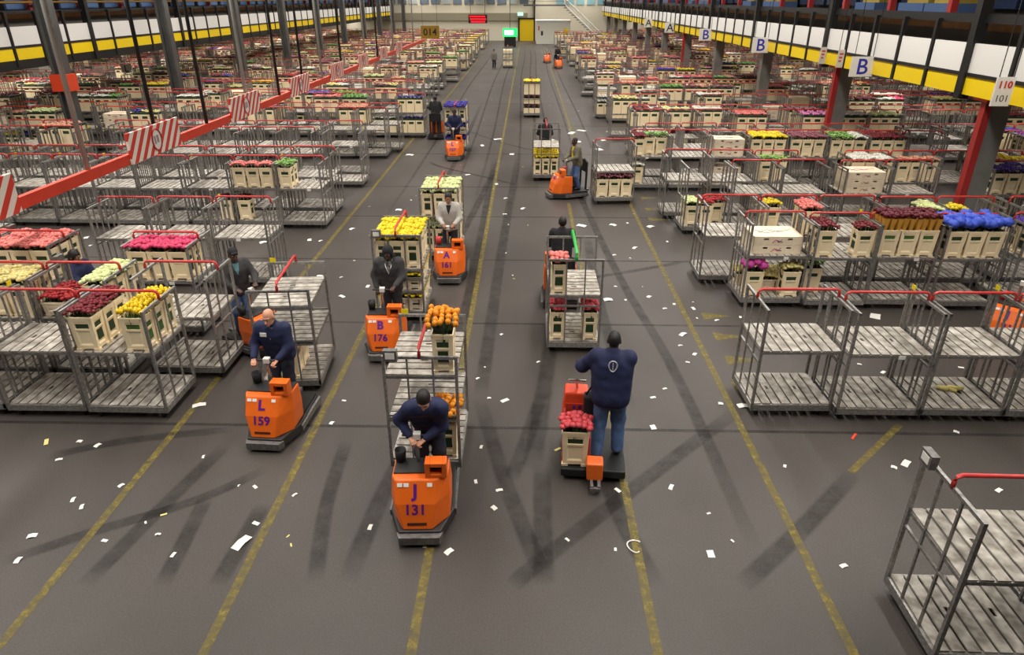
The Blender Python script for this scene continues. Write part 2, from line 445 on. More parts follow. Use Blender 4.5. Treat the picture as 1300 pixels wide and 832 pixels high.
COLUMNS = []
def column_left(y):
    o = struct('column', MB().box(-19.1, -18.98, y - .22, y + .22, 0, 9.4).box(-18.72, -18.6, y - .22, y + .22, 0, 9.4).box(-18.98, -18.72, y - .05, y + .05, 0, 9.4), col_grey)
    COLUMNS.append((-18.85, y)); return o
for k in range(10):
    o = column_left(27.4 + k * 8.9)
    if k == 0:
        MB().box(-19.2, -18.5, 27.08, 27.72, 2.75, 3.4).build('red_collar', orange_d, o)
def column_right(y, red=True):
    o = struct('column', MB().box(11.92, 12.42, y - .2, y + .2, 0, 3.86), mat('pale_column', (138, 136, 132), .45, .2, 0, .2, 2))
    if red:
        MB().box(11.74, 11.92, y - .22, y - .02, 0, 3.86).build('red_flange', col_red, o)
        MB().box(11.7, 12.45, y - .28, y + .28, 3.78, 3.86).build('cap_plate', orange_d, o)
    COLUMNS.append((12.1, y)); return o
for k in range(11): column_right(17.7 + k * 8.9, k in (0, 1, 4))

# overhead beam with striped boards and its hangers
BX = -9.76
t = thing('overhead_beam', 'long vermilion beam with hanging poles running above the left trolley rows', 'beam', (BX, 0, 2.6))
MB().box(-.06, .06, 7, 66, -.12, .12).build('rail', beam_red, t)
mb = MB().tube([(0, 0, .1), (0, 0, 6.9)], .055, 8).mesh('hanger_pole', mat('pale_pole', (176, 174, 168), .4, .4), True)
md = MB().tube([(0, 0, .1), (0, 0, 6.9)], .05, 8).mesh('hanger_pole', black_steel, True)
for y in (14.2, 23.3, 32.4, 41.5, 50.5, 59.6): put('hanger_pole', mb, t, (0, y, 0))
for y in (17.2, 20.1, 26.5, 29.5, 36, 45): put('hanger_pole', md, t, (0, y, 0))
def stripe_mat():
    m = bpy.data.materials.new('red_white_stripes'); m.use_nodes = True; nt = m.node_tree; b = nt.nodes['Principled BSDF']
    tc = nt.nodes.new('ShaderNodeTexCoord'); sp = nt.nodes.new('ShaderNodeSeparateXYZ'); nt.links.new(tc.outputs['Object'], sp.inputs[0])
    a = nt.nodes.new('ShaderNodeMath'); a.operation = 'MULTIPLY_ADD'; a.inputs[1].default_value = -.85
    nt.links.new(sp.outputs[2], a.inputs[0]); nt.links.new(sp.outputs[1], a.inputs[2])
    f = nt.nodes.new('ShaderNodeMath'); f.operation = 'DIVIDE'; f.inputs[1].default_value = .36; nt.links.new(a.outputs[0], f.inputs[0])
    g = nt.nodes.new('ShaderNodeMath'); g.operation = 'FRACT'; nt.links.new(f.outputs[0], g.inputs[0])
    h = nt.nodes.new('ShaderNodeMath'); h.operation = 'GREATER_THAN'; h.inputs[1].default_value = .5; nt.links.new(g.outputs[0], h.inputs[0])
    mx = nt.nodes.new('ShaderNodeMix'); mx.data_type = 'RGBA'; mx.inputs[6].default_value = lin((210, 58, 44)) + (1,); mx.inputs[7].default_value = lin((232, 226, 216)) + (1,)
    nt.links.new(h.outputs[0], mx.inputs[0]); nt.links.new(mx.outputs[2], b.inputs['Base Color']); b.inputs['Roughness'].default_value = .5
    return m
pm = MB().box(.07, .13, -1.25, 1.25, -.12, .62).mesh('board', stripe_mat())
rings = []
for i, y in enumerate((10.6, 16.95, 22.9, 28.8, 34.7, 40.5, 46.4, 52.3)):
    p = thing('striped_board', 'red and white striped board on overhead beam, %s from the camera end' % ordw(i), 'sign', (BX, y, 2.6), 0, 'striped boards on the beam')
    put('board', pm, p)
    ring = [(.145, .22 * math.cos(q * PI / 12), .25 + .27 * math.sin(q * PI / 12)) for q in range(25)]
    MB().tube(ring, .022, 5).build('emblem_ring', red_bar, p)
    MB().loft([[(.131, .2 * math.cos(q * PI / 12), .25 + .25 * math.sin(q * PI / 12)) for q in range(24)], [(.138, .2 * math.cos(q * PI / 12), .25 + .25 * math.sin(q * PI / 12)) for q in range(24)]]).build('emblem_disc', white, p)
    MB().box(.138, .142, -.12, -.04, .15, .35).box(.138, .142, 0, .1, .17, .36).build('emblem_mark', mat('grey_print', (150, 140, 140), .6), p)
# hanging signs
def sign(label, s, px, py, X, wd, ht, ink, board=white, size=None, group=None, top=9.5, name='hanging_sign'):
    zc = F_PX * abs(X) / abs(px - 670); z = CAM_H - (py + 2) * zc * .912 / F_PX
    t = thing(name, label, 'sign', (X, (zc - (CAM_H - z) * .41) / .912, z), 0, group); drop = top - z
    MB().box(-wd / 2, wd / 2, 0, .05, -ht / 2, ht / 2).build('board', board, t)
    MB().tube([(-wd * .4, .03, ht / 2), (-wd * .4, .03, drop)], .012, 5).tube([(wd * .4, .03, ht / 2), (wd * .4, .03, drop)], .012, 5).build('hanger', black_steel, t)
    if s is None:
        m = MB()
        for k in range(3): m.box(-wd * .3, wd * (.3 - .1 * k), -.005, 0, ht * (.22 - .2 * k), ht * (.32 - .2 * k))
        m.build('faded_print', ink, t); return t
    text('lettering', s, size or ht * 1.1, ink, t, (0, -.004, -.02), (PI / 2, 0, 0), bold=.012 * ht)
    return t
sign('white hanging sign with blue B in front of the right gallery', 'B', 1091, 84, 11.25, .76, .64, blue_ink)
sign('smaller white hanging sign with blue B farther along right gallery', 'B', 964, 57, 11.25, .8, .7, blue_ink)
sign('white hanging sign with blue B, third and farthest B sign on right', 'B', 895, 44, 11.25, .8, .7, blue_ink)
sign('white hanging sign with A, first beyond the B signs', 'A', 850, 35, 11.25, .8, .75, dark_ink)
sign('white hanging sign with A, second and farthest beyond the B signs', 'A', 823, 29, 11.25, .8, .75, dark_ink)
sign('white hanging sign with dark L under the left gallery', 'L', 155, 88, -22, .6, .45, dark_ink, top=4.1)
sign('smaller white hanging sign with dark L farther under left gallery', 'L', 263, 68, -22, .55, .45, dark_ink, top=4.1)
t = sign('tall white number sign with red 110 above 101 at right column', '110', 1266, 115, 11.2, .42, .66, red_ink, size=.22)
t.children[2].location.z = .15; text('lettering', '101', .22, dark_ink, t, (0, -.004, -.16), (PI / 2, 0, 0))
gb = mat('grey_board', (196, 192, 188), .5)
sign('narrow white sign with faded red print, first of two before the right gallery', None, 1042, 70, 11.25, .22, .6, red_ink, gb, .13)
sign('narrow white sign with faded red print, second of two before the right gallery', None, 1064, 74, 11.25, .22, .6, red_ink, gb, .13)
sign('dark yellow hanging sign reading 014 over the left of the aisle', '014', 546, 41, -8.5, 1.6, 1.05, black_steel, mat('ochre_sign', (150, 118, 30), .5), .8)
for i, (px, py) in enumerate(((86, 98), (196, 78), (220, 72), (318, 58))):
    sign('small white row sign under left gallery, %s from the camera' % ordw(i), None, px, py, -22, .3, .6, mat('faint_print', (150, 150, 160), .6), size=.2, group='row signs under the left gallery', top=4.1)

# ------------------------------------------------------------------ signed distance figures
def surf_net(f, lo, hi, h):
    lo = np.array(lo, float); n = [int(math.ceil((hi[a] - lo[a]) / h)) + 2 for a in range(3)]
    X, Y, Z = np.meshgrid(*[lo[a] + h * np.arange(n[a]) for a in range(3)], indexing='ij')
    v = f(X, Y, Z); s = v < 0
    cnt = np.zeros([k - 1 for k in n], int)
    for a in (0, 1):
        for b in (0, 1):
            for c in (0, 1): cnt += s[a:n[0] - 1 + a, b:n[1] - 1 + b, c:n[2] - 1 + c]
    act = (cnt > 0) & (cnt < 8); ijk = np.argwhere(act); idx = -np.ones(act.shape, int); idx[act] = np.arange(len(ijk))
    acc = np.zeros((len(ijk), 3)); num = np.zeros(len(ijk))
    cs = [np.array((a, b, c)) for a in (0, 1) for b in (0, 1) for c in (0, 1)]
    for i in range(8):
        for j in range(i + 1, 8):
            if np.abs(cs[i] - cs[j]).sum() != 1: continue
            A, B = ijk + cs[i], ijk + cs[j]; va, vb = v[tuple(A.T)], v[tuple(B.T)]
            m = (va < 0) != (vb < 0); t = (va[m] / (va[m] - vb[m]))[:, None]
            acc[m] += cs[i] + (cs[j] - cs[i]) * t; num[m] += 1
    verts = lo + h * (ijk + acc / num[:, None]); faces = []
    for a in range(3):
        b, c = (a + 1) % 3, (a + 2) % 3
        sl0 = [slice(None)] * 3; sl1 = [slice(None)] * 3; sl0[a] = slice(0, -1); sl1[a] = slice(1, None)
        s0, s1 = s[tuple(sl0)], s[tuple(sl1)]; d = np.argwhere(s0 != s1)
        d = d[(d[:, b] > 0) & (d[:, b] < n[b] - 1) & (d[:, c] > 0) & (d[:, c] < n[c] - 1)]
        if not len(d): continue
        eb = np.zeros(3, int); ec = np.zeros(3, int); eb[b] = 1; ec[c] = 1
        q = [idx[tuple((d - eb - ec).T)], idx[tuple((d - ec).T)], idx[tuple(d.T)], idx[tuple((d - eb).T)]]
        up = s0[tuple(d.T)]; Q = np.stack(q, 1); Q[~up] = Q[~up][:, ::-1]; faces.append(Q)
    return verts, np.concatenate(faces) if faces else np.zeros((0, 4), int)

def sdf(prims, k):
    def f(X, Y, Z):
        r = None
        for p in prims:
            if p[0] == 'c':
                a, b, ra, rb = np.array(p[1], float), np.array(p[2], float), p[3], p[4]; ab = b - a
                L = max((ab * ab).sum(), 1e-9)
                t = np.clip(((X - a[0]) * ab[0] + (Y - a[1]) * ab[1] + (Z - a[2]) * ab[2]) / L, 0, 1)
                d = np.sqrt((X - a[0] - t * ab[0]) ** 2 + (Y - a[1] - t * ab[1]) ** 2 + (Z - a[2] - t * ab[2]) ** 2) - (ra + t * (rb - ra))
            elif p[0] in 'es':
                c, q = p[1], p[2]
                d = (np.sqrt(((X - c[0]) / q[0]) ** 2 + ((Y - c[1]) / q[1]) ** 2 + ((Z - c[2]) / q[2]) ** 2) - 1) * min(q)
            elif p[0] == 'p':      # keep only n.x < d
                nn, dd = p[1], p[2]; r = np.maximum(r, nn[0] * X + nn[1] * Y + nn[2] * Z - dd); continue
            if p[0] == 's': r = np.maximum(r, -d); continue
            if r is None: r = d
            else:
                h = np.clip(.5 + .5 * (d - r) / k, 0, 1); r = d + (r - d) * h - k * h * (1 - h)
        return r
    return f

def bounds(prims, pad=.04):
    P = []
    for p in prims:
        if p[0] == 'c':
            for q, r in ((p[1], p[3]), (p[2], p[4])): P += [np.array(q) - r, np.array(q) + r]
        elif p[0] == 'e': P += [np.array(p[1]) - np.array(p[2]), np.array(p[1]) + np.array(p[2])]
    P = np.array(P); return P.min(0) - pad, P.max(0) + pad

def net(prims, k, h, fold=0.0):
    lo, hi = bounds(prims); f = sdf(prims, k)
    if fold: g = lambda X, Y, Z: f(X, Y, Z) + fold * (np.sin(31 * Z + 19 * X + 4 * np.sin(11 * Y)) * np.sin(17 * X - 9 * Z + 8 * Y) + .5 * np.sin(47 * Z - 31 * X + 15 * Y) * np.sin(9 * Z + 14 * X))
    else: g = f
    return surf_net(g, lo, hi, h)

def arr_mesh(name, parts, mats):
    V = []; Fs = []; o = 0
    for v, f in parts: V.append(v); Fs.append(np.asarray(f) + o); o += len(v)
    V = np.concatenate(V); fl = [tuple(map(int, q)) for f in Fs for q in f]
    me = bpy.data.meshes.new(name); me.from_pydata([tuple(p) for p in V], [], fl)
    me.polygons.foreach_set('use_smooth', [True] * len(fl)); me.materials.append(mats); me.update(); return me

HEAD = [('e', (0, .012, .02), (.077, .098, .108)), ('e', (0, -.02, -.06), (.058, .072, .07)), ('e', (0, -.075, .028), (.055, .022, .014)),
        ('c', (0, -.09, .0), (0, -.112, -.034), .010, .016), ('e', (0, -.084, -.07), (.028, .016, .012)), ('e', (0, -.075, -.108), (.024, .022, .02)),
        ('e', (.08, .014, -.008), (.012, .026, .036)), ('e', (-.08, .014, -.008), (.012, .026, .036)), ('c', (0, .02, -.06), (0, .03, -.2), .056, .06)]
HEAD_SUB = HEAD + [('s', (.034, -.106, .006), (.019, .02, .014)), ('s', (-.034, -.106, .006), (.019, .02, .014))]
hv, hf = surf_net(sdf(HEAD_SUB, .014), (-.12, -.15, -.26), (.12, .15, .16), .0075)
HAND = []
for i, (x, L) in enumerate(((-.031, .82), (-.010, .97), (.011, 1.05), (.031, .95))):
    HAND += [('c', (x * .6, -.005, 0), (x, -.085, .003), .0145, .0115), ('c', (x, -.085, .003), (x, -.085 - .036 * L, -.006), .0105, .0095),
             ('c', (x, -.085 - .036 * L, -.006), (x, -.088 - .036 * L, -.036 * L), .0095, .0088), ('c', (x, -.088 - .036 * L, -.036 * L), (x, -.07 - .03 * L, -.052 * L), .0088, .0078)]
HAND += [('c', (.018, -.02, -.004), (.05, -.055, -.016), .015, .012), ('c', (.05, -.055, -.016), (.05, -.085, -.036), .0115, .0095), ('c', (0, .03, 0), (0, -.02, 0), .026, .027)]
gv, gf = surf_net(sdf(HAND, .006), (-.08, -.16, -.09), (.09, .08, .05), .0048)

def rotm(a, axis): return np.array(Matrix.Rotation(a, 3, axis))
def ik(S, T, l1, l2, pole):
    S, T = Vector(S), Vector(T); d = T - S; L = min(d.length, (l1 + l2) * .995); d = d.normalized(); T = S + d * L
    a = (l1 * l1 - l2 * l2 + L * L) / (2 * L); h = math.sqrt(max(l1 * l1 - a * a, 0))
    p = Vector(pole); p = (p - d * p.dot(d)).normalized()
    return S + d * a + p * h, T

def person(label, loc, rz, skin, jacket, trousers, hair='short', hands=None, lean=.0, look=.0, turn=0.0, shirt=None, h=.013, scale=1.0,
           hair_mat=None, bulk=.0, feet=((-.11, -.02), (.11, .02)), shoe=None, extras=None, group=None):
    """figure facing -Y: hands = (right, left) targets; its own right hand is at -X"""
    t = thing('person', label, 'person', loc, rz, group); t.scale = (scale,) * 3
    hip = Vector((0, .02 + lean * .1, .94)); ch = Vector((0, -.02 - lean * .55, 1.30 - lean * .12)); nk = Vector((0, -.02 - lean * .85, 1.50 - lean * .22))
    hc = nk + Vector((0, -.03 - lean * .12 - look * .06, .145 - look * .02))
    sh = [nk + Vector((sx * .195, .01, -.06)) for sx in (-1, 1)]
    if hands is None: hands = ((-.27, -.08, .80), (.27, -.08, .80))
    arms = []
    for s_, sx, T in zip(sh, (-1, 1), hands):
        e, wr = ik(s_, T, .30, .27, (sx * .6, .5, -.6)); arms.append((s_, e, wr))
    legs = []
    for sx, (fx, fy) in zip((-1, 1), feet):
        fx += sx * bulk * .5; hj = hip + Vector((sx * .09, 0, -.03)); an = Vector((fx, fy + .03, .09))
        kn, an = ik(hj, an, .43, .42, (sx * .1, -1, .1)); legs.append((hj, kn, an))
    sh = [q + Vector((sx * bulk, 0, 0)) for q, sx in zip(sh, (-1, 1))]
    def torso(g, w=0.0):
        return [('c', hip + Vector((-.075 - w, 0, -.05)), ch + Vector((-.095 - w, 0, .02)), .118 + g, .122 + g), ('c', hip + Vector((.075 + w, 0, -.05)), ch + Vector((.095 + w, 0, .02)), .118 + g, .122 + g),
                ('c', sh[0] + Vector((.04, 0, -.01)), sh[1] + Vector((-.04, 0, -.01)), .07 + g, .07 + g)]
    body = torso(-.02) + [('c', nk + Vector((0, .02, -.06)), hc + Vector((0, .02, -.05)), .06, .056)]
    jk = torso(.02 + bulk * .4, bulk * .8) + [('c', hip + Vector((0, 0, -.05)), ch, .135 + bulk * .4, .13 + bulk * .4), ('c', nk + Vector((0, .015, -.05)), nk + Vector((0, .012, .015)), .085, .072)]
    for s_, e, wr in arms:
        body += [('c', s_, e, .045, .036), ('c', e, wr, .036, .027)]
        jk += [('c', s_, e, .082 + bulk * .5, .068 + bulk * .4), ('c', e, e + (wr - e) * .9, .068 + bulk * .4, .05)]
    tr = [('c', hip + Vector((-.06, 0, .0)), hip + Vector((.06, 0, .0)), .122, .122)]
    for hj, kn, an in legs:
        body += [('c', hj, kn, .07, .05), ('c', kn, an, .048, .035), ('c', an, an + Vector((0, -.1, -.05)), .035, .03)]
        tr += [('c', hj, kn, .104 + bulk * .4, .08 + bulk * .5), ('c', kn, an + Vector((0, 0, .0)), .08 + bulk * .5, .068 + bulk * .4)]
    parts = [net(body, .04, h)]
    R = rotm(turn, 'Z') @ rotm(lean * .5 + look, 'X')
    hm = hv if h < .02 else hv
    parts.append((hm @ R.T + np.array(hc), hf))
    for (s_, e, wr), sx in zip(arms, (-1, 1)):
        d = (wr - e).normalized(); yv = -d; zv = (Vector((0, 0, 1)) - yv * yv.z).normalized(); xv = yv.cross(zv)
        M = np.array([xv, yv, zv]).T; v = gv.copy(); f = gf
        if sx > 0: v[:, 0] *= -1; f = gf[:, ::-1]
        parts.append((v @ M.T + np.array(wr + d * -.01), f))
    put('body', arr_mesh('body', parts, skin), t)
    put('jacket', arr_mesh('jacket', [net(jk, .045, h, .0035)], jacket), t)
    put('trousers', arr_mesh('trousers', [net(tr, .05, h, .0035)], trousers), t)
    for hj, kn, an in legs:
        sp = [('c', an + Vector((0, .03, -.045)), an + Vector((0, -.15, -.052)), .043, .036), ('c', an, an + Vector((0, 0, -.04)), .047, .045)]
        put('shoe', arr_mesh('shoe', [net(sp, .02, max(h, .012))], shoe or black_rub), t)
    def local(p): return tuple(np.array(p) @ R.T + np.array(hc))
    for sx in (-1, 1):
        mb = MB().ball(local((sx * .033, -.084, .007)), (.0135, .011, .0095), 1, 0).ball(local((sx * .033, -.094, .007)), .006, 1, 1)
        mb.build('eye', [eye_m, black_rub], t, True)
        MB().tube([local((sx * .016, -.098, .028)), local((sx * .034, -.1, .034)), local((sx * .052, -.09, .028))], .005, 5).build('eyebrow', hair_mat or hair_m, t)
    MB().ball(local((0, -.097, -.071)), (.025, .007, .0075), 1).build('mouth', lip_d if skin is skin_d else lip_l, t, True)
    hr = None
    if hair == 'short': hr = [('e', (0, .02, .03), (.087, .107, .112)), ('p', (0, -.75, -.66), .028)]
    elif hair == 'shaved': hr = [('e', (0, .02, .026), (.081, .101, .106)), ('p', (0, -.8, -.6), .03)]
    elif hair == 'balding': hr = [('e', (0, .025, .01), (.085, .1, .095)), ('p', (0, -.9, -.35), .0), ('p', (0, -.3, 1), .03)]
    elif hair == 'long': hr = [('e', (0, .025, .03), (.094, .115, .118)), ('e', (0, .07, -.1), (.09, .07, .16)), ('p', (0, -.85, -.5), .045)]
    elif hair == 'hood': hr = [('e', (0, .03, .02), (.105, .125, .135)), ('c', (0, .05, -.08), (0, .08, -.17), .1, .12), ('s', (0, -.11, -.02), (.075, .1, .1))]
    elif hair == 'cap': hr = [('e', (0, .015, .045), (.09, .11, .1)), ('c', (-.04, -.1, .055), (.04, -.1, .055), .02, .02), ('p', (0, 0, -1), -.035)]
    if hr:
        v, f = surf_net(sdf(hr, .02), (-.2, -.22, -.33), (.2, .26, .2), .01)
        put({'hood': 'hood', 'cap': 'cap'}.get(hair, 'hair'), arr_mesh('hair', [(v @ R.T + np.array(hc), f)], hair_mat or hair_m), t)
    if shirt:
        c = ch + Vector((0, -.118, .06))
        MB().add([nk + Vector((-.06, -.078, -.02)), nk + Vector((.06, -.078, -.02)), c + Vector((.03, -.022, -.02)), c + Vector((0, -.024, -.1)), c + Vector((-.03, -.022, -.02)),
                  nk + Vector((-.05, -.05, -.02)), nk + Vector((.05, -.05, -.02)), c + Vector((.02, .01, -.02)), c + Vector((0, .01, -.09)), c + Vector((-.02, .01, -.02))],
                 [(0, 4, 3, 2, 1), (0, 1, 6, 5), (1, 2, 7, 6), (2, 3, 8, 7), (3, 4, 9, 8), (4, 0, 5, 9), (5, 6, 7, 8, 9)]).build('shirt', shirt, t)
    if extras: extras(t, dict(hip=hip, ch=ch, nk=nk, hc=hc, arms=arms))
    return t

# ------------------------------------------------------------------ tow tractors
def chain_ring(y, z): pass
TUG = {}
def tug_meshes():
    top = [(-.35, .06, .78), (-.35, -.26, .78), (-.30, -.36, .78), (.20, -.36, .78), (.35, -.22, .78), (.35, .06, .78)]
    mid = [(-.37, .06, .52), (-.37, -.28, .52), (-.29, -.50, .52), (.20, -.50, .52), (.37, -.28, .52), (.37, .06, .52)]
    bot = [(-.33, .06, .2), (-.33, -.36, .2), (-.2, -.6, .2), (.15, -.6, .2), (.36, -.36, .2), (.36, .06, .2)]
    TUG['body'] = MB().loft([bot, mid, top]).mesh('body', orange)
    TUG['tray'] = MB().box(-.33, .06, -.24, .05, .78, .80).box(.06, .33, -.16, .05, .78, .80).mesh('tray', dark_pl)
    TUG['console'] = MB().box(.07, .13, -.33, -.17, .78, 1.0).box(.28, .34, -.33, -.17, .78, 1.0).box(.13, .28, -.33, -.17, .94, 1.0).box(.13, .28, -.33, -.17, .78, .83).mesh('console', orange)
    TUG['opening'] = MB().box(.13, .28, -.22, -.175, .83, .94).mesh('opening', black_rub)
    sk = [(-.38, .62), (-.41, -.2), (-.26, -.62), (.26, -.62), (.41, -.2), (.38, .62)]
    TUG['skirt'] = MB().prism([(x, y) for x, y in reversed(sk)], .05, .2).mesh('skirt', dark_pl)
    TUG['bumper'] = MB().prism([(-.25, -.7), (.25, -.7), (.29, -.6), (-.29, -.6)], .06, .17).mesh('bumper', steel_dark)
    TUG['side_rail'] = MB().box(.39, .43, -.2, .62, .08, .17).mesh('side_rail', steel_dark)
    TUG['side_rail2'] = MB().box(-.43, -.39, -.2, .62, .08, .17).mesh('side_rail', steel_dark)
    TUG['platform'] = MB().box(-.36, .36, .06, .62, .2, .235).mesh('platform', black_rub)
    TUG['column'] = MB().tube([(-.04, -.02, .78), (-.05, .0, .95), (-.05, -.03, 1.1), (-.04, -.06, 1.2)], .026, 8).mesh('tiller_column', chrome, True)
    TUG['handle'] = MB().tube([(-.22, -.02, 1.21), (-.15, -.06, 1.23), (.07, -.06, 1.23), (.14, -.02, 1.21)], .017, 8).mesh('handlebar', dark_pl, True)
    TUG['head'] = MB().box(-.08, .01, -.1, -.02, 1.19, 1.27).mesh('control_head', white)
    ri = [(math.cos(k * PI / 8), math.sin(k * PI / 8)) for k in range(16)]
    bn = MB().loft([[(-.27 + .062 * c, .0 + .062 * s, .80) for c, s in ri], [(-.27 + .075 * c, .0 + .075 * s, .97) for c, s in ri], [(-.27 + .064 * c, .0 + .064 * s, .97) for c, s in ri], [(-.27 + .052 * c, .0 + .052 * s, .83) for c, s in ri]])
    TUG['bin'] = bn.mesh('waste_bin', black_rub, True); TUG['bin_red'] = bn.mesh('waste_bin', red_bar, True)
    TUG['wheel'] = MB().tube([(-.04, 0, .11), (.04, 0, .11)], .11, 12).mesh('wheel', black_rub, True)
    TUG['sticker'] = MB().box(-.045, .045, -.003, .003, -.032, .032).mesh('sticker', paper)
    TUG['plate'] = MB().box(-.12, .12, -.003, .003, -.016, .016).mesh('maker_plate', mat('dark_print', (70, 34, 20), .5))
    TUG['hitch'] = MB().box(-.06, .06, .62, .8, .16, .22).mesh('hitch', steel_dark)
    TUG['back'] = MB().tube([(.25, .58, .27), (.25, .6, 1.2), (.05, .6, 1.25), (-.25, .6, 1.2), (-.25, .58, .27)], .035, 8).box(-.22, .22, .57, .63, .85, 1.22).mesh('back_rest', black_rub)
tug_meshes()
def tugger(label, x, y, rz, letter, number, red_bin=False, back=False, bin_=True):
    t = thing('tow_tractor', label, 'tow tractor', (x, y, 0), rz, 'orange tow tractors')
    bevel(put('body', TUG['body'], t), .02)
    put('tray', TUG['tray'], t)
    c = bevel(put('console', TUG['console'], t), .008); put('opening', TUG['opening'], c)
    bevel(put('skirt', TUG['skirt'], t), .015); put('bumper', TUG['bumper'], t); put('side_rail', TUG['side_rail'], t); put('side_rail', TUG['side_rail2'], t)
    put('platform', TUG['platform'], t); c = put('tiller', TUG['column'], t); put('handlebar', TUG['handle'], c); put('control_head', TUG['head'], c)
    if bin_: put('waste_bin', TUG['bin_red' if red_bin else 'bin'], t)
    if back: put('back_rest', TUG['back'], t)
    for wx, wy in ((-.25, .4), (.25, .4), (0, -.35)): put('wheel', TUG['wheel'], t, (wx, wy, 0))
    put('hitch', TUG['hitch'], t)
    tilt = math.atan2(.14, .26); dy = lambda z: -.36 - (.78 - z) * .14 / .26 - .004
    t2 = math.atan2(.10, .32); dz2 = lambda z: -.50 - (.52 - z) * .10 / .32 - .004
    if letter is None:
        if not back or number: MB().box(-.1, .0, -.002, .002, -.05, .05).box(.03, .08, -.002, .002, -.05, .02).build('worn_mark', purple, t, False, (-.05, dy(.66), .66), (-tilt, 0, 0))
        letter = number = ''
    if letter: text('fleet_letter', letter, .21, purple, t, (-.05, dy(.66), .66), (PI / 2 - tilt, 0, 0), ext=.001, bold=.009)
    if letter: text('fleet_number', number, .185, purple, t, (-.05, dz2(.45), .45), (PI / 2 - t2, 0, 0), ext=.001, bold=.005)
    put('maker_plate', TUG['plate'], t, (-.03, dz2(.28), .28), (-t2, 0, 0))
    for sx in (-.24, -.16, .13): put('sticker', TUG['sticker'], t, (sx, dy(.73) - .001, .73), (-tilt, 0, 0), (.7, 1, .7))
    return t

LAND = []      # landmarks for labels of scraps
def at_px(px, py, z=0):
    p = G(px, py, z); return p.x, p.y

# J 131
x, y = G(530, 697).xy; TJ = (x, y + .70)
tugger('orange tow tractor numbered J 131 ridden by leaning man in navy jacket', *TJ, 0.04, 'J', '131'); LAND.append(('tractor J 131', x, y))
def badge(dx, w_=.05, h_=.03):
    def f(t, J):
        c = J['ch'] + Vector((dx, -.14, .05))
        MB().box(c.x - w_, c.x + w_, c.y - .012, c.y + .0, c.z - h_, c.z + h_).build('name_badge', paper, t)
    return f
def lanyard(t, J):
    n, c = J['nk'], J['ch']
    MB().tube([n + Vector((-.07, -.05, 0)), c + Vector((-.05, -.135, .08)), c + Vector((0, -.14, -.06)), c + Vector((.05, -.135, .08)), n + Vector((.07, -.05, 0))], .008, 5).build('lanyard', paper, t)
person('dark-haired man in navy jacket bending over the tiller of tractor J 131', (TJ[0] + .06, TJ[1] + .34, .235), .06, skin_l, navy, navy_d, 'short',
       hands=((-.20, -.40, .98), (-.02, -.42, .95)), lean=.38, look=.5, bulk=.018)
# L 159
x, y = G(346, 574).xy; TL = (x - .08, y + .66)
tugger('orange tow tractor numbered L 159 ridden by balding man in navy jacket', *TL, -.05, 'L', '159'); LAND.append(('tractor L 159', x, y))
person('balding man in navy jacket over grey shirt riding tractor L 159', (TL[0] + .02, TL[1] + .33, .235), -.10, skin_l, navy, navy_d, 'balding',
       hands=((-.24, -.36, .99), (.13, -.36, .99)), lean=.12, look=.2, shirt=grey_cloth, hair_mat=hair_b, extras=badge(-.1), bulk=.016)
# B 176
x, y = G(486, 461).xy; TB = (x, y + .66)
tugger('orange tow tractor numbered B 176 ridden by hooded person in charcoal jacket', *TB, .02, 'B', '176'); LAND.append(('tractor B 176', x, y))
person('person in black hood and charcoal jacket with white lanyard riding tractor B 176', (TB[0] + .06, TB[1] + .33, .235), .05, skin_d, char_cloth, black_cloth, 'hood',
       hands=((-.25, -.16, .92), (.12, -.36, 1.05)), lean=.06, look=.35, hair_mat=black_cloth, shirt=grey_cloth, extras=lanyard, bulk=.01)
# A 161
x, y = G(569, 362).xy; TA = (x, y + .66)
tugger('orange tow tractor numbered A 161 ridden by man in pale grey sweater', *TA, .03, 'A', '161', red_bin=True); LAND.append(('tractor A 161', x, y))
person('dark-haired man in pale grey sweater riding tractor A 161', (TA[0] - .02, TA[1] + .33, .235), .0, skin_m, grey_knit, black_cloth, 'short',
       hands=((-.12, -.36, 1.06), (.14, -.36, 1.06)), lean=.05, look=.1, shirt=black_cloth)
# L 157
x, y = G(576, 205).xy; TF = (x, y + .66)
tugger('orange tow tractor numbered L 157 farther along the aisle with blue flower load', *TF, .0, 'L', '157', bin_=False); LAND.append(('tractor L 157', x, y))
person('person in navy jacket riding tractor L 157 before the dark blue flowers', (TF[0], TF[1] + .33, .235), .0, skin_d, navy, navy_d, 'cap',
       hands=((-.14, -.34, 1.04), (.14, -.34, 1.04)), lean=.1, look=.3, hair_mat=black_cloth, h=.02)
# right side, heading left
x, y = G(716, 252).xy; TR = (x + .1, y + .25)
tugger('orange tow tractor facing left with a man in yellow shirt aboard', *TR, math.radians(-72), None, '1', red_bin=True, back=True); LAND.append(('the left-facing tractor', x, y))
cs, sn = math.cos(math.radians(-72)), math.sin(math.radians(-72))
person('man in yellow shirt, olive jacket and jeans riding the left-facing tractor', (TR[0] - sn * .33, TR[1] + cs * .33, .235), math.radians(-68), skin_d, olive_cloth, jeans, 'shaved',
       hands=((-.1, -.4, 1.05), (.14, -.36, 1.04)), lean=.05, look=.25, shirt=yellow_cloth, extras=lambda t, J: MB().ball(J['ch'] + Vector((0, -.075, -.1)), (.075, .075, .24), 2).build('yellow_shirt_front', yellow_cloth, t, True))
# J 121 parked right
x, y = G(1262, 424).xy; T121 = (x + .08, y - .25)
tugger('orange tow tractor numbered J 121 parked between the front right trolley rows', *T121, math.radians(-46), 'J', '121', red_bin=True); LAND.append(('tractor J 121', x, y))
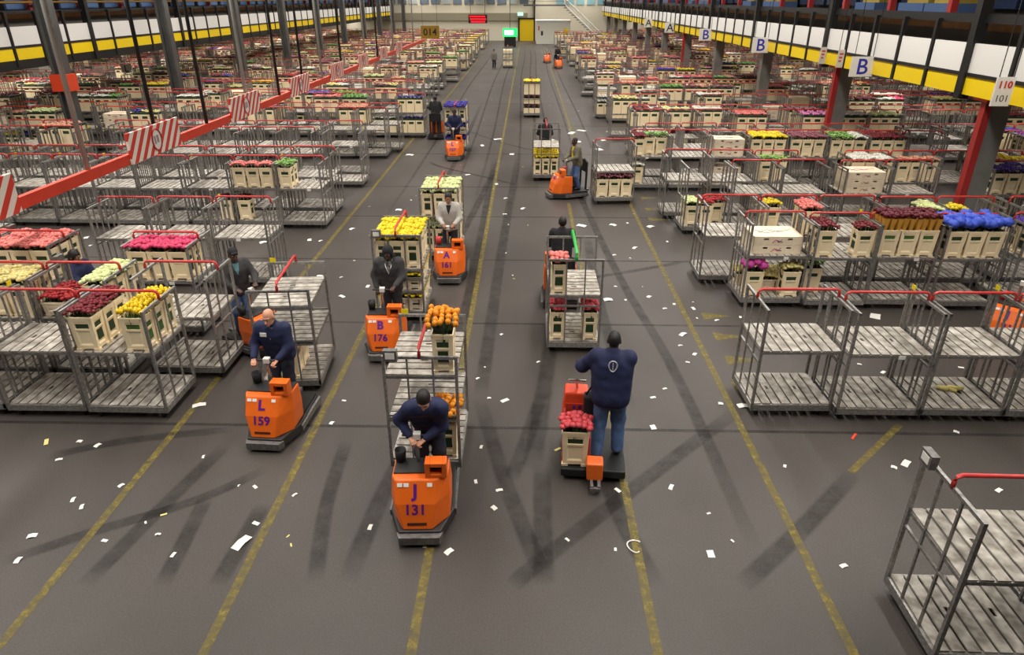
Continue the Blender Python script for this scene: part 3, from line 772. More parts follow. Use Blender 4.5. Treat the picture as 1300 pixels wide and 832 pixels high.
# left behind L 159
x, y = G(308, 446).xy; T9 = (x + .28, y + .2)
tugger('orange tow tractor with black side turned right behind tractor L 159', *T9, math.radians(62), None, None); LAND.append(('the tractor behind L 159', x, y))
cs, sn = math.cos(math.radians(62)), math.sin(math.radians(62))
pp = G(300, 420, .4)
person('dark-skinned man in charcoal jacket, teal shirt and jeans behind tractor L 159', (T9[0] - sn * .36, T9[1] + cs * .36, .235), math.radians(40), skin_d, char_cloth, jeans, 'cap',
       hands=((-.12, -.36, 1.06), (.22, -.40, 1.12)), lean=.03, look=.1, shirt=teal_cloth, hair_mat=black_cloth)
# tractors and riders heading away
def away(label_t, label_p, x, y, cloth, legs_, letter, number, hair='short', h=.02, rz=PI, skin=skin_m, hm=None):
    tugger(label_t, x, y, rz, letter, number, bin_=False, back=True)
    cs, sn = math.cos(rz), math.sin(rz)
    person(label_p, (x - sn * .33, y + cs * .33, .235), rz, skin, cloth, legs_, hair, hands=((-.14, -.34, 1.04), (.14, -.34, 1.04)), lean=.05, h=h, hair_mat=hm)
away('orange tow tractor heading away ahead of the green-barred trolley', 'dark-haired person in black riding away ahead of green-barred trolley', .78, 13.5, black_cloth, black_cloth, None, None)
away('orange tow tractor heading away ahead of trolley of cream and yellow buckets', 'person in black riding away ahead of trolley of cream and yellow buckets', .72, 26.1, black_cloth, black_cloth, None, None)
away('orange tow tractor ahead of the trolley topped with yellow and red flowers', 'person in dark jacket ahead of trolley topped with yellow and red flowers', .28, 40.4, navy_d, black_cloth, None, None, h=.03)
away('red-orange tow tractor far up the aisle beside the right rows', 'person in black on tractor far up the aisle beside right rows', 3.0, 67, black_cloth, black_cloth, None, None, h=.03, rz=0.2)
tugger('orange tow tractor parked alone far up aisle near the white office', 2.1, 73, 0, None, None, bin_=False)
away('orange tow tractor passing left of tractor L 157', 'person in dark jacket riding away left of tractor L 157', -4.35, 32.2, black_cloth, black_cloth, None, None, h=.02)
person('person in grey at left of distant trolley in mid aisle', (-3.2, 66.5, 0), .4, skin_m, grey_cloth, black_cloth, h=.03)
person('black-haired woman in navy jacket standing behind the left flower trolleys', (G(93, 328, 1.6).x, G(93, 328, 1.6).y, 0), math.radians(75), skin_m, navy, navy_d, 'long', hands=((-.15, -.38, 1.0), (.15, -.4, 1.0)), look=.2)
person('person in pink top working between the right trolley rows', (6.2, 30.75, 0), math.radians(60), skin_m, pink_cloth, black_cloth, 'short', h=.02, look=.3)
person('person in navy jacket beside the pink top between right rows', (6.95, 30.8, 0), math.radians(-60), skin_l, navy, navy_d, 'short', h=.02, look=.4, hair_mat=hair_b)

# narrow pallet scooter seen from behind and its rider
x, y = G(755, 621).xy
t = thing('pallet_scooter', 'narrow orange and black stand-on scooter carrying a bucket, seen from behind', 'scooter', (x, y, 0), math.radians(-4)); LAND.append(('the scooter', x, y))
bevel(MB().box(-.48, .42, .14, 1.15, .07, .2).build('deck', black_rub, t), .02)
bevel(MB().loft([[(-.12, .02, .12), (.1, .02, .12), (.1, .2, .12), (-.12, .2, .12)], [(-.13, .04, .38), (.1, .04, .38), (.1, .2, .42), (-.13, .2, .42)]]).build('rear_cover', orange, t), .02)
MB().box(-.07, -.03, -.12, .06, .06, .14).box(.03, .07, -.12, .06, .06, .14).box(-.07, .07, -.14, -.1, .07, .12).build('coupling', steel_dark, t)
bevel(MB().box(-.44, -.1, .85, 1.2, .2, .66).build('front_housing', black_rub, t), .02)
bevel(MB().loft([[(-.50, .80, .56), (-.10, .80, .56), (-.10, 1.15, .56), (-.50, 1.15, .56)], [(-.46, .84, 1.0), (-.12, .84, 1.0), (-.12, 1.12, 1.0), (-.46, 1.12, 1.0)]]).build('console', orange_d, t), .03)
MB().box(-.44, -.16, .80, .83, .74, .84).build('console_panel', mat('dark_orange', (190, 56, 30), .4), t)
MB().box(-.34, -.30, .79, .80, .76, .82).box(-.26, -.22, .79, .80, .76, .82).build('console_mark', purple, t)
MB().tube([(-.09, .3, .2), (-.1, .3, .62), (-.12, .84, .8)], .022, 8).tube([(-.46, .3, .2), (-.46, .3, .5), (-.45, .84, .75)], .022, 8).build('guard_rail', red_bar, t)
MB().tube([(-.28, 1.0, .98), (-.3, .92, 1.18)], .02, 8).tube([(-.42, .9, 1.18), (-.16, .9, 1.18)], .016, 8).build('steering_handle', chrome, t)
for wx, wy in ((-.3, .35), (.25, .35), (-.3, 1.0), (.25, 1.0)): MB().tube([(wx - .04, wy, .07), (wx + .04, wy, .07)], .07, 10).build('wheel', black_rub, t, True)
SCOOT = Vector((x, y, 0))
def emblem(t, J):
    c = J['ch'] + Vector((0, .165, .09))
    pts = [c + Vector((.05 * math.sin(a) * (1 + .25 * math.cos(a)), 0, .075 * math.cos(a))) for a in [k * PI / 8 for k in range(17)]]
    MB().tube(pts, .008, 5).tube([c + Vector((0, .0, -.05)), c + Vector((0, 0, .05))], .006, 5).build('back_emblem', mat('pale_print', (190, 186, 190), .7), t)
person('man in navy jacket with back emblem and jeans on scooter, seen from behind', (x + .21, y + .55, .2), PI - .12, skin_d, navy_d if False else navy, jeans, 'shaved',
       hands=((.1, -.36, 1.04), (.42, -.40, 1.12)), lean=.06, look=.05, extras=emblem, bulk=.028, scale=1.09, feet=((-.12, -.05), (.12, .1)))

t = thing('shoulder_bag', 'black shoulder bag hanging at the left hip of the scooter rider', 'bag', (x + .0, y + .62, .98), -.1)
bevel(MB().box(-.15, .15, -.09, .09, -.2, .16).build('pouch', black_cloth, t), .03)
MB().tube([(-.12, 0, .15), (-.02, -.12, .42), (.12, -.17, .55), (.2, -.06, .7)], .014, 6).build('strap', black_cloth, t, True)
# ------------------------------------------------------------------ trolleys
L2, D2 = .645, .5
TR_ = {}
NPL = 8
PWD = (2 * L2 - .04) / NPL
def trolley_meshes():
    TR_['base'] = MB().box(-L2, L2, -D2, -D2 + .05, .13, .235).box(-L2, L2, D2 - .05, D2, .13, .235).box(-L2, -L2 + .05, -D2 + .05, D2 - .05, .13, .235).box(L2 - .05, L2, -D2 + .05, D2 - .05, .13, .235).box(-.04, .04, -D2 + .05, D2 - .05, .14, .19).mesh('base_frame', steel)
    q = MB().box(-L2, L2, -D2, -D2 + .05, .13, .235).box(-L2, L2, D2 - .05, D2, .13, .235).box(-L2, -L2 + .05, -D2 + .05, D2 - .05, .13, .235).box(L2 - .05, L2, -D2 + .05, D2 - .05, .13, .235)
    for wx in (-.52, .52):
        for wy in (-.4, .4): q.box(wx - .02, wx + .02, wy - .05, wy + .05, 0, .14, 1)
    TR_['base_far'] = q.mesh('base_frame', [steel, black_rub])
    TR_['wheel'] = MB().tube([(-.02, 0, .065), (.02, 0, .065)], .065, 10).mesh('wheel', black_rub, True)
    e = MB()
    for y in (-D2 + .02, D2 - .02): e.box(-.02, .02, y - .02, y + .02, .14, 1.92)
    for y in (-.17, .17): e.box(-.012, .012, y - .012, y + .012, .2, 1.9)
    e.box(-.018, .018, -D2, D2, 1.885, 1.925); e.box(-.015, .015, -D2 + .04, D2 - .04, .98, 1.01)
    TR_['end'] = e.mesh('end_frame', steel)
    e = MB()
    for y in (-D2 + .02, D2 - .02): e.box(-.02, .02, y - .02, y + .02, .14, 1.92)
    for y in (-.3, -.1, .1, .3): e.box(-.011, .011, y - .011, y + .011, .2, 1.9)
    e.box(-.018, .018, -D2, D2, 1.885, 1.925); e.box(-.015, .015, -D2 + .04, D2 - .04, 1.05, 1.08)
    TR_['end2'] = e.mesh('end_frame', steel)
    path = [(-L2 + .01, 0, 1.9), (-L2 + .01, 0, 1.99), (-L2 + .025, 0, 2.035), (-L2 + .07, 0, 2.055), (L2 - .07, 0, 2.055), (L2 - .025, 0, 2.035), (L2 - .01, 0, 1.99), (L2 - .01, 0, 1.9)]
    TR_['bar'] = MB().tube(path, .023, 8).mesh('tow_bar', red_bar, True)
    TR_['bar_green'] = MB().tube(path, .03, 8).mesh('tow_bar', green_bar, True)
    TR_['ledge'] = MB().box(-L2 + .02, L2 - .02, -D2 + .02, -D2 + .045, -.045, -.002).box(-L2 + .02, L2 - .02, D2 - .045, D2 - .02, -.045, -.002).box(-L2 + .02, -L2 + .045, -D2 + .05, D2 - .05, -.045, -.002).box(L2 - .045, L2 - .02, -D2 + .05, D2 - .05, -.045, -.002).mesh('deck', steel)
    hw = PWD / 2 - .014; yl = D2 - .025
    TR_['plank'] = MB().box(-hw, hw, -yl, yl, 0, .018).mesh('plank', plank_m)
    TR_['plank_hole'] = MB().box(-hw, hw, -yl, -.05, 0, .018).box(-hw, hw, .05, yl, 0, .018).box(-hw, -.022, -.05, .05, 0, .018).box(.022, hw, -.05, .05, 0, .018).mesh('plank', plank_m)
    d = MB()
    for k in range(NPL):
        x = -L2 + .02 + PWD * (k + .5)
        d.box(x - hw, x + hw, -yl, yl, 0, .018)
    d.box(-L2 + .02, L2 - .02, -D2 + .02, -D2 + .045, -.045, -.002, 1).box(-L2 + .02, L2 - .02, D2 - .045, D2 - .02, -.045, -.002, 1)
    TR_['deck'] = d.mesh('deck', [plank_m, steel])
    TR_['tag'] = MB().box(-.05, .05, -.004, .004, -.06, .0).mesh('price_tag', paper)
    TR_['ytag'] = MB().box(-.004, .004, -.05, .05, 0, .08).mesh('yellow_tag', yellow_tag)
    TR_['plate'] = MB().box(-.05, .03, -.02, .16, -.02, .14).box(-.055, -.05, .01, .13, .02, .11, 1).mesh('document_holder', [steel_dark, paper])
trolley_meshes()

SPECS = []     # every trolley: dict
def spec(x, y, rz, label_place, phrase, decks=(.235, 1.2), goods=(), bar='bar', always=False, words=None, group=None, **k):
    SPECS.append(dict(x=x, y=y, rz=rz, place=label_place, phrase=phrase, decks=decks, goods=list(goods), bar=bar, always=always,
                      words=words or (('left', 'centre', 'right'), ('front', 'second', 'third', 'back')), group=group, **k))

KINDS = {   # phrase, bloom type, colour, leaf material
    'red_rose': ('dark red roses', 'rose', (122, 20, 34)), 'scarlet': ('scarlet roses', 'rose', (176, 28, 34)), 'yellow_tulip': ('yellow tulips', 'tulip', (250, 212, 8)),
    'orange_tulip': ('orange tulips', 'bigtulip', (252, 160, 20)), 'pink': ('hot pink carnations', 'puff', (226, 62, 112)), 'salmon': ('salmon pink carnations', 'puff', (240, 132, 124)),
    'coral': ('coral red carnations', 'puff', (222, 76, 84)), 'pale_green': ('pale green chrysanthemums', 'puff', (232, 242, 172)), 'white': ('white chrysanthemums', 'puff', (238, 236, 224)), 'hydrangea': ('blue hydrangeas', 'hydrangea', (62, 92, 214)),
    'pink_hydrangea': ('magenta hydrangeas', 'hydrangea', (210, 70, 160)), 'purple': ('purple statice', 'rose', (88, 60, 170)), 'gold': ('golden sleeves of dark red flowers', 'sleeve', (110, 26, 44)),
    'green': ('leafy greens', 'leafy', (110, 160, 70)), 'yellow': ('yellow chrysanthemums', 'puff', (250, 222, 20)), 'mixed': ('green and mauve mixed sprays', 'rose', (150, 84, 96)),
    'peach': ('peach roses', 'rose', (226, 160, 130)), 'cream_f': ('cream yellow stocks', 'puff', (232, 216, 140)), 'navy_f': ('deep violet blue flowers', 'puff', (52, 40, 150)), 'lilac': ('lilac pink blossoms', 'puff', (226, 130, 190)),
    'maroon': ('maroon carnations', 'rose', (130, 24, 40))}
BW, BD, BH = .375, .285, .58
BUNCH = {}
bloom_single = {}
def bucket_mesh(wd, dp, h, m, opening=True):
    mb = MB(); n = 4
    def R(k, z, s=1.0): a, b = wd / 2 * s, dp / 2 * s; return [(-a, -b, z), (a, -b, z), (a, b, z), (-a, b, z)]
    lo, hi = .88, 1.0
    mb.add(R(0, .03, lo), [(3, 2, 1, 0)])
    for sd in range(4):
        def P(u, z, inset=0.0):
            s = lo + (hi - lo) * z / h; a, b = wd / 2 * s - inset, dp / 2 * s - inset
            c = [(-a, -b), (a, -b), (a, b), (-a, b)]; p, q = c[sd], c[(sd + 1) % 4]
            return (p[0] + (q[0] - p[0]) * u, p[1] + (q[1] - p[1]) * u, z)
        us = (0, .18, .82, 1); zs = [.03, .09, .60 * h, .65 * h, .87 * h, h - .03] if opening else [.03, .09, .84 * h, h - .03]
        rec = {(1, 1)}; hole = {(1, 3)} if opening else set()
        for i in range(3):
            for j in range(len(zs) - 1):
                u0, u1, z0, z1 = us[i], us[i + 1], zs[j], zs[j + 1]
                if (i, j) in hole:
                    ins = .02
                    o = [P(u0, z0), P(u1, z0), P(u1, z1), P(u0, z1)]; q = [P(u0, z0, ins), P(u1, z0, ins), P(u1, z1, ins), P(u0, z1, ins)]
                    mb.add(o + q, [(k, (k + 1) % 4, 4 + (k + 1) % 4, 4 + k) for k in range(4)]); continue
                if (i, j) in rec:
                    ins = .014; e = .03
                    o = [P(u0, z0), P(u1, z0), P(u1, z1), P(u0, z1)]
                    q = [P(u0 + .05, z0 + e, ins), P(u1 - .05, z0 + e, ins), P(u1 - .05, z1 - e, ins), P(u0 + .05, z1 - e, ins)]
                    mb.add(o + q, [(k, (k + 1) % 4, 4 + (k + 1) % 4, 4 + k) for k in range(4)] + [(4, 5, 6, 7)]); continue
                mb.add([P(u0, z0), P(u1, z0), P(u1, z1), P(u0, z1)], [(0, 1, 2, 3)])
        # feet
        p, q = P(.03, .03), P(.22, .03)
    for sx in (-1, 1):
        for sy in (-1, 1):
            x, y = sx * wd * .36, sy * dp * .36; mb.box(x - .045, x + .045, y - .03, y + .03, 0, .04)
    o = R(0, h - .03, 1.03); i2 = R(0, h, 1.03); i3 = R(0, h, .92); i4 = R(0, h - .12, .90)
    mb.loft([R(0, h - .03, .99), o, i2, i3, i4], cap=False)
    return mb.mesh('flower_bucket', m)
BUCKET = bucket_mesh(BW, BD, BH, cream)
CRATE_H = .27
LOWBOX = bucket_mesh(BW, BD, CRATE_H, cream2, False)

def bunch_parts(kind, h, seed):
    """leaf mesh and list of bloom centres for a container of height h"""
    rnd = random.Random(seed); ph, typ, rgb = KINDS[kind]
    lf = MB(); bl = []
    nleaf = 26
    for i in range(nleaf):
        x, y = rnd.uniform(-.17, .17), rnd.uniform(-.12, .12); a = rnd.uniform(0, PI); wv = .022
        z0, z1 = h - .16, h + rnd.uniform(.01, .08); ox, oy = x * 1.12, y * 1.12
        c, s = math.cos(a) * wv, math.sin(a) * wv
        lf.add([(x - c, y - s, z0), (x + c, y + s, z0), (ox + c, oy + s, (z0 + z1) / 2 + .03), (ox, oy, z1), (ox - c, oy - s, (z0 + z1) / 2 + .03)], [(0, 1, 2, 3, 4)])
    lf.box(-.165, .165, -.115, .115, max(h - .42, .06), h - .1)
    if typ == 'bigtulip':
        for i in range(7):
            for j in range(5): bl.append((-.21 + i * .07 + rnd.uniform(-.018, .018), -.17 + j * .085 + rnd.uniform(-.018, .018), h + .17 + .05 * (1 - ((i - 3) / 3) ** 2) + rnd.uniform(-.03, .04)))
        for k in range(16):
            a = rnd.uniform(0, 2 * PI); c, q = math.cos(a), math.sin(a)
            lf.add([(c * .1 - q * .05, q * .08 + c * .05, h - .1), (c * .1 + q * .05, q * .08 - c * .05, h - .1), (c * .19 + q * .045, q * .15 - c * .045, h + .06), (c * .22, q * .18, h + .15), (c * .19 - q * .045, q * .15 + c * .045, h + .06)], [(0, 1, 2, 3, 4)])
    elif typ in ('rose', 'tulip', 'puff'):
        nx, ny = (7, 5) if typ == 'rose' else (6, 4) if typ == 'tulip' else (6, 4)
        for i in range(nx):
            for j in range(ny):
                x = (i + .5 + (.5 if j % 2 else 0) * .5) / nx * .44 - .225; y = (j + .5) / ny * .33 - .165
                x += rnd.uniform(-.012, .012); y += rnd.uniform(-.012, .012)
                bl.append((x, y, h + .06 + .06 * (1 - (x / .22) ** 2) + rnd.uniform(-.015, .02)))
    elif typ == 'hydrangea':
        for i in range(3):
            for j in range(2):
                bl.append((-.145 + i * .145 + rnd.uniform(-.02, .02), -.085 + j * .17 + rnd.uniform(-.02, .02), h + .15 + rnd.uniform(-.02, .05) + (.04 if i == 1 else 0)))
    elif typ == 'sleeve':
        for i in range(3):
            for j in range(2): bl.append((-.13 + i * .13, -.075 + j * .15, h + .28))
    return lf, bl, typ, rgb, rnd
def bloom_shape(mb, c, typ, rnd, lo=False):
    if typ == 'rose': mb.ball(c, (.04, .04, .032), 0 if lo else 1, 0, .12, rnd)
    elif typ == 'bigtulip': mb.ball(c, (.043, .043, .056), 1, 0, .16, rnd)
    elif typ == 'tulip': mb.ball(c, (.037, .037, .05), 0 if lo else 1, 0, .1, rnd)
    elif typ == 'puff': mb.ball(c, (.056, .056, .038), 0 if lo else 1, 0, .16, rnd)
    elif typ == 'hydrangea': mb.ball(c, (.12, .115, .095), 1 if lo else 3, 0, .13, rnd)
def flower_mat(kind):
    ph, typ, rgb = KINDS[kind]; return mat('petals_' + kind, rgb, .6, 0, .08, .38, 35)
def get_bunch(kind, h):
    key = (kind, h)
    if key not in BUNCH:
        vs = []
        for seed in (1, 2, 3):
            lf, bl, typ, rgb, rnd = bunch_parts(kind, h, seed * 7 + len(kind)); fm = flower_mat(kind)
            lm = leaf
            if typ == 'sleeve':
                for c in bl:
                    q = [(math.cos(k * PI / 4), math.sin(k * PI / 4)) for k in range(8)]
                    lf.loft([[(c[0] + .03 * a, c[1] + .03 * b, h - .1) for a, b in q], [(c[0] * 1.12 + .082 * a, c[1] * 1.12 + .09 * b, h + .25) for a, b in q]], 1, False)
                b = MB()
                for c in bl:
                    for k in range(7): b.ball((c[0] * 1.1 + rnd.uniform(-.05, .05), c[1] * 1.1 + rnd.uniform(-.06, .06), h + .26 + rnd.uniform(0, .07)), .042, 1, 0, .15, rnd)
                vs.append((lf.mesh('leaves', [leaf, gold_paper]), b.mesh('blooms', fm, True), None, bl))
            elif typ == 'leafy':
                b = MB()
                for k in range(60):
                    x, y = rnd.uniform(-.22, .22), rnd.uniform(-.17, .17); b.ball((x, y, h + .06 + rnd.uniform(0, .12)), (.04, .04, .018), 0, rnd.randint(0, 1), .3, rnd)
                vs.append((lf.mesh('leaves', leaf_d), b.mesh('sprays', [fm, mat('fresh_green', (150, 196, 96), .5)]), None, bl))
            else:
                b = MB()
                for c in bl: bloom_shape(b, c, typ, rnd)
                one = MB(); bloom_shape(one, (0, 0, 0), typ, rnd)
                vs.append((lf.mesh('leaves', leaf_d if typ != 'tulip' else leaf), b.mesh('blooms', fm, True), one.mesh('bloom', fm, True), bl))
        BUNCH[key] = vs
    return BUNCH[key]

BIG_TULIP = 1.35
def cells(nx, ny, only=None):
    return [(i, j, nx, ny) for i in range(nx) for j in range(ny) if only is None or (i, j) in only]
def load(deck, kind, cl, cont='bucket'): return dict(deck=deck, kind=kind, cells=cl, cont=cont)
full = cells(3, 3)

# --- rows on both sides
rowsR = [8.9, 13.0, 14.3] + [f for k in range(20) for f in (18.0 + k * 4.6, 19.3 + k * 4.6)]
rowsL = [8.69, 9.85, 11.5, 13.9] + [f for k in range(20) for f in (18.2 + k * 4.6, 19.5 + k * 4.6)]
startR = {0: 3.62, 1: 4.68, 2: 4.08, 3: 4.45, 5: 3.62, 6: 4.3}
startL = {0: -5.68, 1: -5.3, 2: -6.36, 3: -5.83, 4: -5.83, 6: -5.8, 8: -5.85, 10: -4.9}
PITCH_X = 1.335
rnd = random.Random(5)
XG = {}     # explicit goods
XG['R', 1, 0] = [load(0, 'pink_hydrangea', [(0, 0, 3, 3)]), load(0, 'cream_f', [(1, 1, 3, 3), (2, 1, 3, 3), (1, 2, 3, 3), (2, 2, 3, 3), (0, 2, 3, 3)], 'low'), load(0, 'cream_f', [(2, 0, 3, 3)]), 'flat_crates']
XG['R', 1, 1] = [load(1, 'red_rose', [(0, 0, 3, 3), (0, 1, 3, 3), (2, 0, 3, 3)]), load(0, 'green', [(0, 1, 3, 3)])]
XG['R', 1, 2] = [load(1, 'gold', [(1, 0, 3, 3), (2, 0, 3, 3), (1, 1, 3, 3), (2, 1, 3, 3), (0, 1, 3, 3), (0, 0, 3, 3)])]
XG['R', 1, 3] = [load(1, 'hydrangea', [(1, 0, 3, 3), (2, 0, 3, 3), (1, 1, 3, 3), (2, 1, 3, 3), (0, 1, 3, 3), (0, 0, 3, 3)])]
XG['R', 1, 4] = [load(1, 'purple', [(0, 0, 3, 3), (0, 1, 3, 3)]), load(1, 'salmon', [(1, 1, 3, 3)]), load(1, 'purple', [(1, 0, 3, 3)])]
XG['R', 2, 1] = [load(1, 'yellow', [(0, 1, 3, 3)]), load(1, 'salmon', [(2, 1, 3, 3), (2, 0, 3, 3)])]
XG['R', 2, 3] = [load(1, 'pale_green', [(2, 0, 3, 3), (2, 1, 3, 3)])]
XG['R', 2, 4] = [load(1, 'yellow', [(0, 0, 3, 3)])]
XG['R', 3, 0] = [load(0, 'pale_green', [(0, 0, 3, 3), (0, 1, 3, 3)]), load(0, 'scarlet', [(1, 1, 3, 3), (2, 1, 3, 3), (1, 0, 3, 3)])]
XG['R', 3, 1] = []; XG['R', 3, 2] = []
XG['R', 3, 3] = ['flat_crates']; XG['R', 3, 4] = []; XG['R', 3, 5] = []
XG['R', 4, 0] = []; XG['R', 4, 1] = []; XG['R', 4, 2] = [load(1, 'green', [(0, 0, 3, 3), (1, 0, 3, 3)])]
XG['R', 4, 5] = [load(1, 'peach', [(0, 0, 3, 3), (1, 0, 3, 3), (2, 0, 3, 3)])]
XG['R', 5, 0] = [load(1, 'maroon', [(0, 0, 3, 3), (0, 1, 3, 3)]), load(1, 'green', [(1, 1, 3, 3), (2, 1, 3, 3)]), load(0, 'white', [(0, 0, 3, 3)])]
XG['R', 5, 1] = []; XG['R', 5, 2] = ['flat_crates', 'flat_crates_low']
XG['R', 5, 3] = [load(1, 'yellow', full)]
XG['R', 5, 4] = [load(1, 'mixed', full)]; XG['R', 5, 5] = [load(1, 'green', cells(3, 3)[:6]), load(1, 'white', cells(3, 3)[6:])]; XG['R', 5, 6] = [load(1, 'maroon', full)]
XG['R', 7, 3] = [load(1, 'salmon', full)]; XG['R', 7, 5] = [load(1, 'lilac', full)]; XG['R', 7, 6] = [load(1, 'white', full)]
XG['R', 9, 1] = [load(1, 'white', [(0, 0, 3, 3), (2, 0, 3, 3)])]
for i in range(5): XG['R', 0, i] = []
XG['L', 0, 0] = [load(1, 'maroon', [(0, 0, 3, 3), (0, 1, 3, 3), (0, 2, 3, 3)]), load(1, 'yellow_tulip', [(2, 0, 3, 3), (2, 1, 3, 3), (2, 2, 3, 3)])]
XG['L', 0, 1] = []; XG['L', 0, 2] = [load(0, 'green', [(0, 1, 3, 3)])]
XG['L', 1, 0] = []
XG['L', 1, 1] = [load(1, 'scarlet', [(0, 0, 3, 3), (0, 1, 3, 3), (1, 0, 3, 3)], 'low'), load(1, 'pale_green', [(2, 0, 3, 3), (2, 1, 3, 3), (2, 2, 3, 3)])]
XG['L', 1, 2] = [load(1, 'cream_f', [(0, 0, 3, 3), (1, 0, 3, 3), (2, 0, 3, 3), (1, 1, 3, 3), (2, 1, 3, 3)])]
XG['L', 1, 3] = [load(1, 'cream_f', [(1, 0, 3, 3), (2, 0, 3, 3)])]
XG['L', 2, 0] = [load(1, 'pink', [(0, 0, 3, 3), (1, 0, 3, 3), (2, 0, 3, 3), (0, 1, 3, 3), (1, 1, 3, 3), (2, 1, 3, 3)])]
XG['L', 2, 1] = None
XG['L', 2, 2] = [load(1, 'salmon', full)]; XG['L', 2, 3] = [load(1, 'salmon', full)]
for i in range(7): XG['L', 3, i] = []
XG['L', 3, 4] = XG['L', 3, 3] = None
XG['L', 4, 0] = [load(1, 'green', [(0, 0, 3, 3), (0, 1, 3, 3)])]
XG['L', 4, 1] = [load(1, 'salmon', [(0, 0, 3, 3), (1, 0, 3, 3), (2, 0, 3, 3)]), load(0, 'maroon', [(0, 0, 3, 3)])]
XG['L', 4, 2] = [load(0, 'maroon', [(2, 0, 3, 3)])]
for i in range(3, 9): XG['L', 4, i] = []
for i in range(0, 8): XG['L', 5, i] = []
for i in range(0, 6): XG['L', 6, i] = []
for i in range(0, 7): XG['L', 7, i] = []
XG['L', 8, 0] = XG['L', 8, 1] = XG['L', 8, 2] = []
XG['L', 10, 0] = [load(1, 'navy_f', [(0, 0, 3, 3), (1, 0, 3, 3), (2, 0, 3, 3)]), load(0, 'navy_f', [(0, 0, 3, 3), (1, 0, 3, 3), (2, 0, 3, 3)])]
XG['L', 11, 3] = [load(1, 'hydrangea', cells(3, 2))]; XG['L', 11, 2] = [load(1, 'green', cells(3, 2))]
FARPAL = ['white', 'cream_f', 'green', 'peach', 'mixed', 'white', 'cream_f', 'green', 'peach', 'mixed', 'pale_green', 'salmon']
PAL = ['red_rose', 'scarlet', 'yellow', 'pink', 'salmon', 'pale_green', 'white', 'white', 'purple', 'green', 'green', 'mixed', 'peach', 'cream_f', 'lilac', 'maroon', 'yellow_tulip', 'navy_f', 'peach', 'mixed']
def random_goods(y, side):
    g = []; r = rnd.random(); p = .42 if y < 30 else .5
    if side == 'L' and y < 30: p = .3
    if r > p: return g
    if r < .07: return ['flat_crates']
    top = rnd.random() < .8
    for dk in ((1,) if top else (0,)) + ((0,) if rnd.random() < .3 else ()):
        k = rnd.choice(PAL if rnd.random() < .3 or y < 24 else FARPAL); c = [q for q in cells(3, 3) if q[1] <= rnd.choice((0, 1, 2, 2))]
        if rnd.random() < .35: k2 = rnd.choice(PAL); n = len(c) // 2; g += [load(dk, k, c[:n]), load(dk, k2, c[n:])]
        else: g.append(load(dk, k, c))
    return g
def visible(x, y):
    for z in (.2, 2.0):
        for dx in (-.7, .7):
            p = proj(x + dx, y, z)
            if p and -10 < p[0] < 1310 and -20 < p[1] < 845: return True
    return False
for side, rows, sgn, st, lim in (('R', rowsR, 1, startR, 27.5), ('L', rowsL, -1, startL, 42)):
    for r, yf in enumerate(rows):
        if yf > 106: continue
        xs = st.get(r, (4.2 if sgn > 0 else -5.8) + rnd.uniform(-.5, .35) * 1.0 * (1 if sgn > 0 else 1))
        i = 0; x = xs
        while abs(x) < lim:
            cx, cy = x + sgn * PITCH_X / 2, yf + D2
            key = (side, r, i); g = XG[key] if key in XG else random_goods(yf, side)
            skip = g is None or (abs(cx + 36) < 4 and abs(cy - 46.2) < 1.3) or (.6 < cx < 12.2 and cy > 100) or any(abs(cx - a) < 1.06 and abs(cy - b) < .85 for a, b in COLUMNS) or (key not in XG and rnd.random() < .07)
            if side == 'R' and r == 2 and i < 1: pass
            jy = rnd.uniform(-.06, .06); jr = rnd.uniform(-.02, .02); up = rnd.random(); e2 = rnd.random()
            if not skip and visible(cx, cy):
                sd = 'right' if sgn > 0 else 'left'
                decks = (.235, 1.2) if key in XG or up < .82 else (.235, .95)
                if key == ('R', 3, 0) or key == ('L', 6, 0): decks = (.235,)
                spec(cx, cy + jy, jr, '%s from aisle in %s %s row' % (ordw(i), ordw(r), sd), '%s trolley, %s %s row' % (ordw(i), ordw(r), sd), decks, g, e2=e2 < .45,
                     group='trolleys in %s %s row' % (ordw(r), sd))
            i += 1; x += sgn * PITCH_X * (1 if rnd.random() < .93 else 1.25)
# closest row, cut by the frame at lower right
for k in range(2):
    spec(4.1 + .66 + k * PITCH_X, 5.05, -.01, '%s from aisle in closest right row' % ordw(k), '%s trolley, closest right row' % ordw(k), (.235, 1.2), [], always=True, group='trolleys in closest right row')
# trains in the aisle (length along the aisle)
TW = (('near', 'middle', 'far'), ('right', 'centre', 'left', 'outer'))
def train(x, y, place, phrase, decks, goods, bar='bar', rz=PI / 2):
    spec(x, y, rz, place, phrase, decks, goods, bar, True, TW, 'trolleys towed in the aisle')
train(-1.38, 8.06, 'towed by tractor J 131', 'trolley of J 131', (.235, .93, 1.62), [load(2, 'orange_tulip', [(0, 0, 3, 3)]), load(0, 'orange_tulip', [(0, 0, 3, 3)])])
train(-4.03, 10.12, 'towed by tractor L 159', 'trolley of L 159', (.235, .95, 1.62), [load(0, 'green', [(1, 1, 3, 3), (0, 1, 3, 3), (1, 2, 3, 3)], 'bare')], rz=PI / 2 + .08)
train(-2.58, 12.85, 'towed by tractor B 176', 'trolley of B 176', (.235, .70, 1.18), [load(2, 'yellow', full), load(1, 'yellow', cells(3, 3), 'low'), load(0, 'yellow', cells(3, 3), 'low')])
train(-2.17, 16.4, 'towed by tractor A 161', 'trolley of A 161', (.235, 1.16), [load(1, 'pale_green', full), load(0, 'pale_green', full)])
train(-3.1, 29.4, 'towed by tractor L 157', 'trolley of L 157', (.235, .8, 1.3), [load(2, 'navy_f', full), load(1, 'navy_f', cells(3, 3), 'low'), load(0, 'navy_f', cells(3, 3), 'low')])
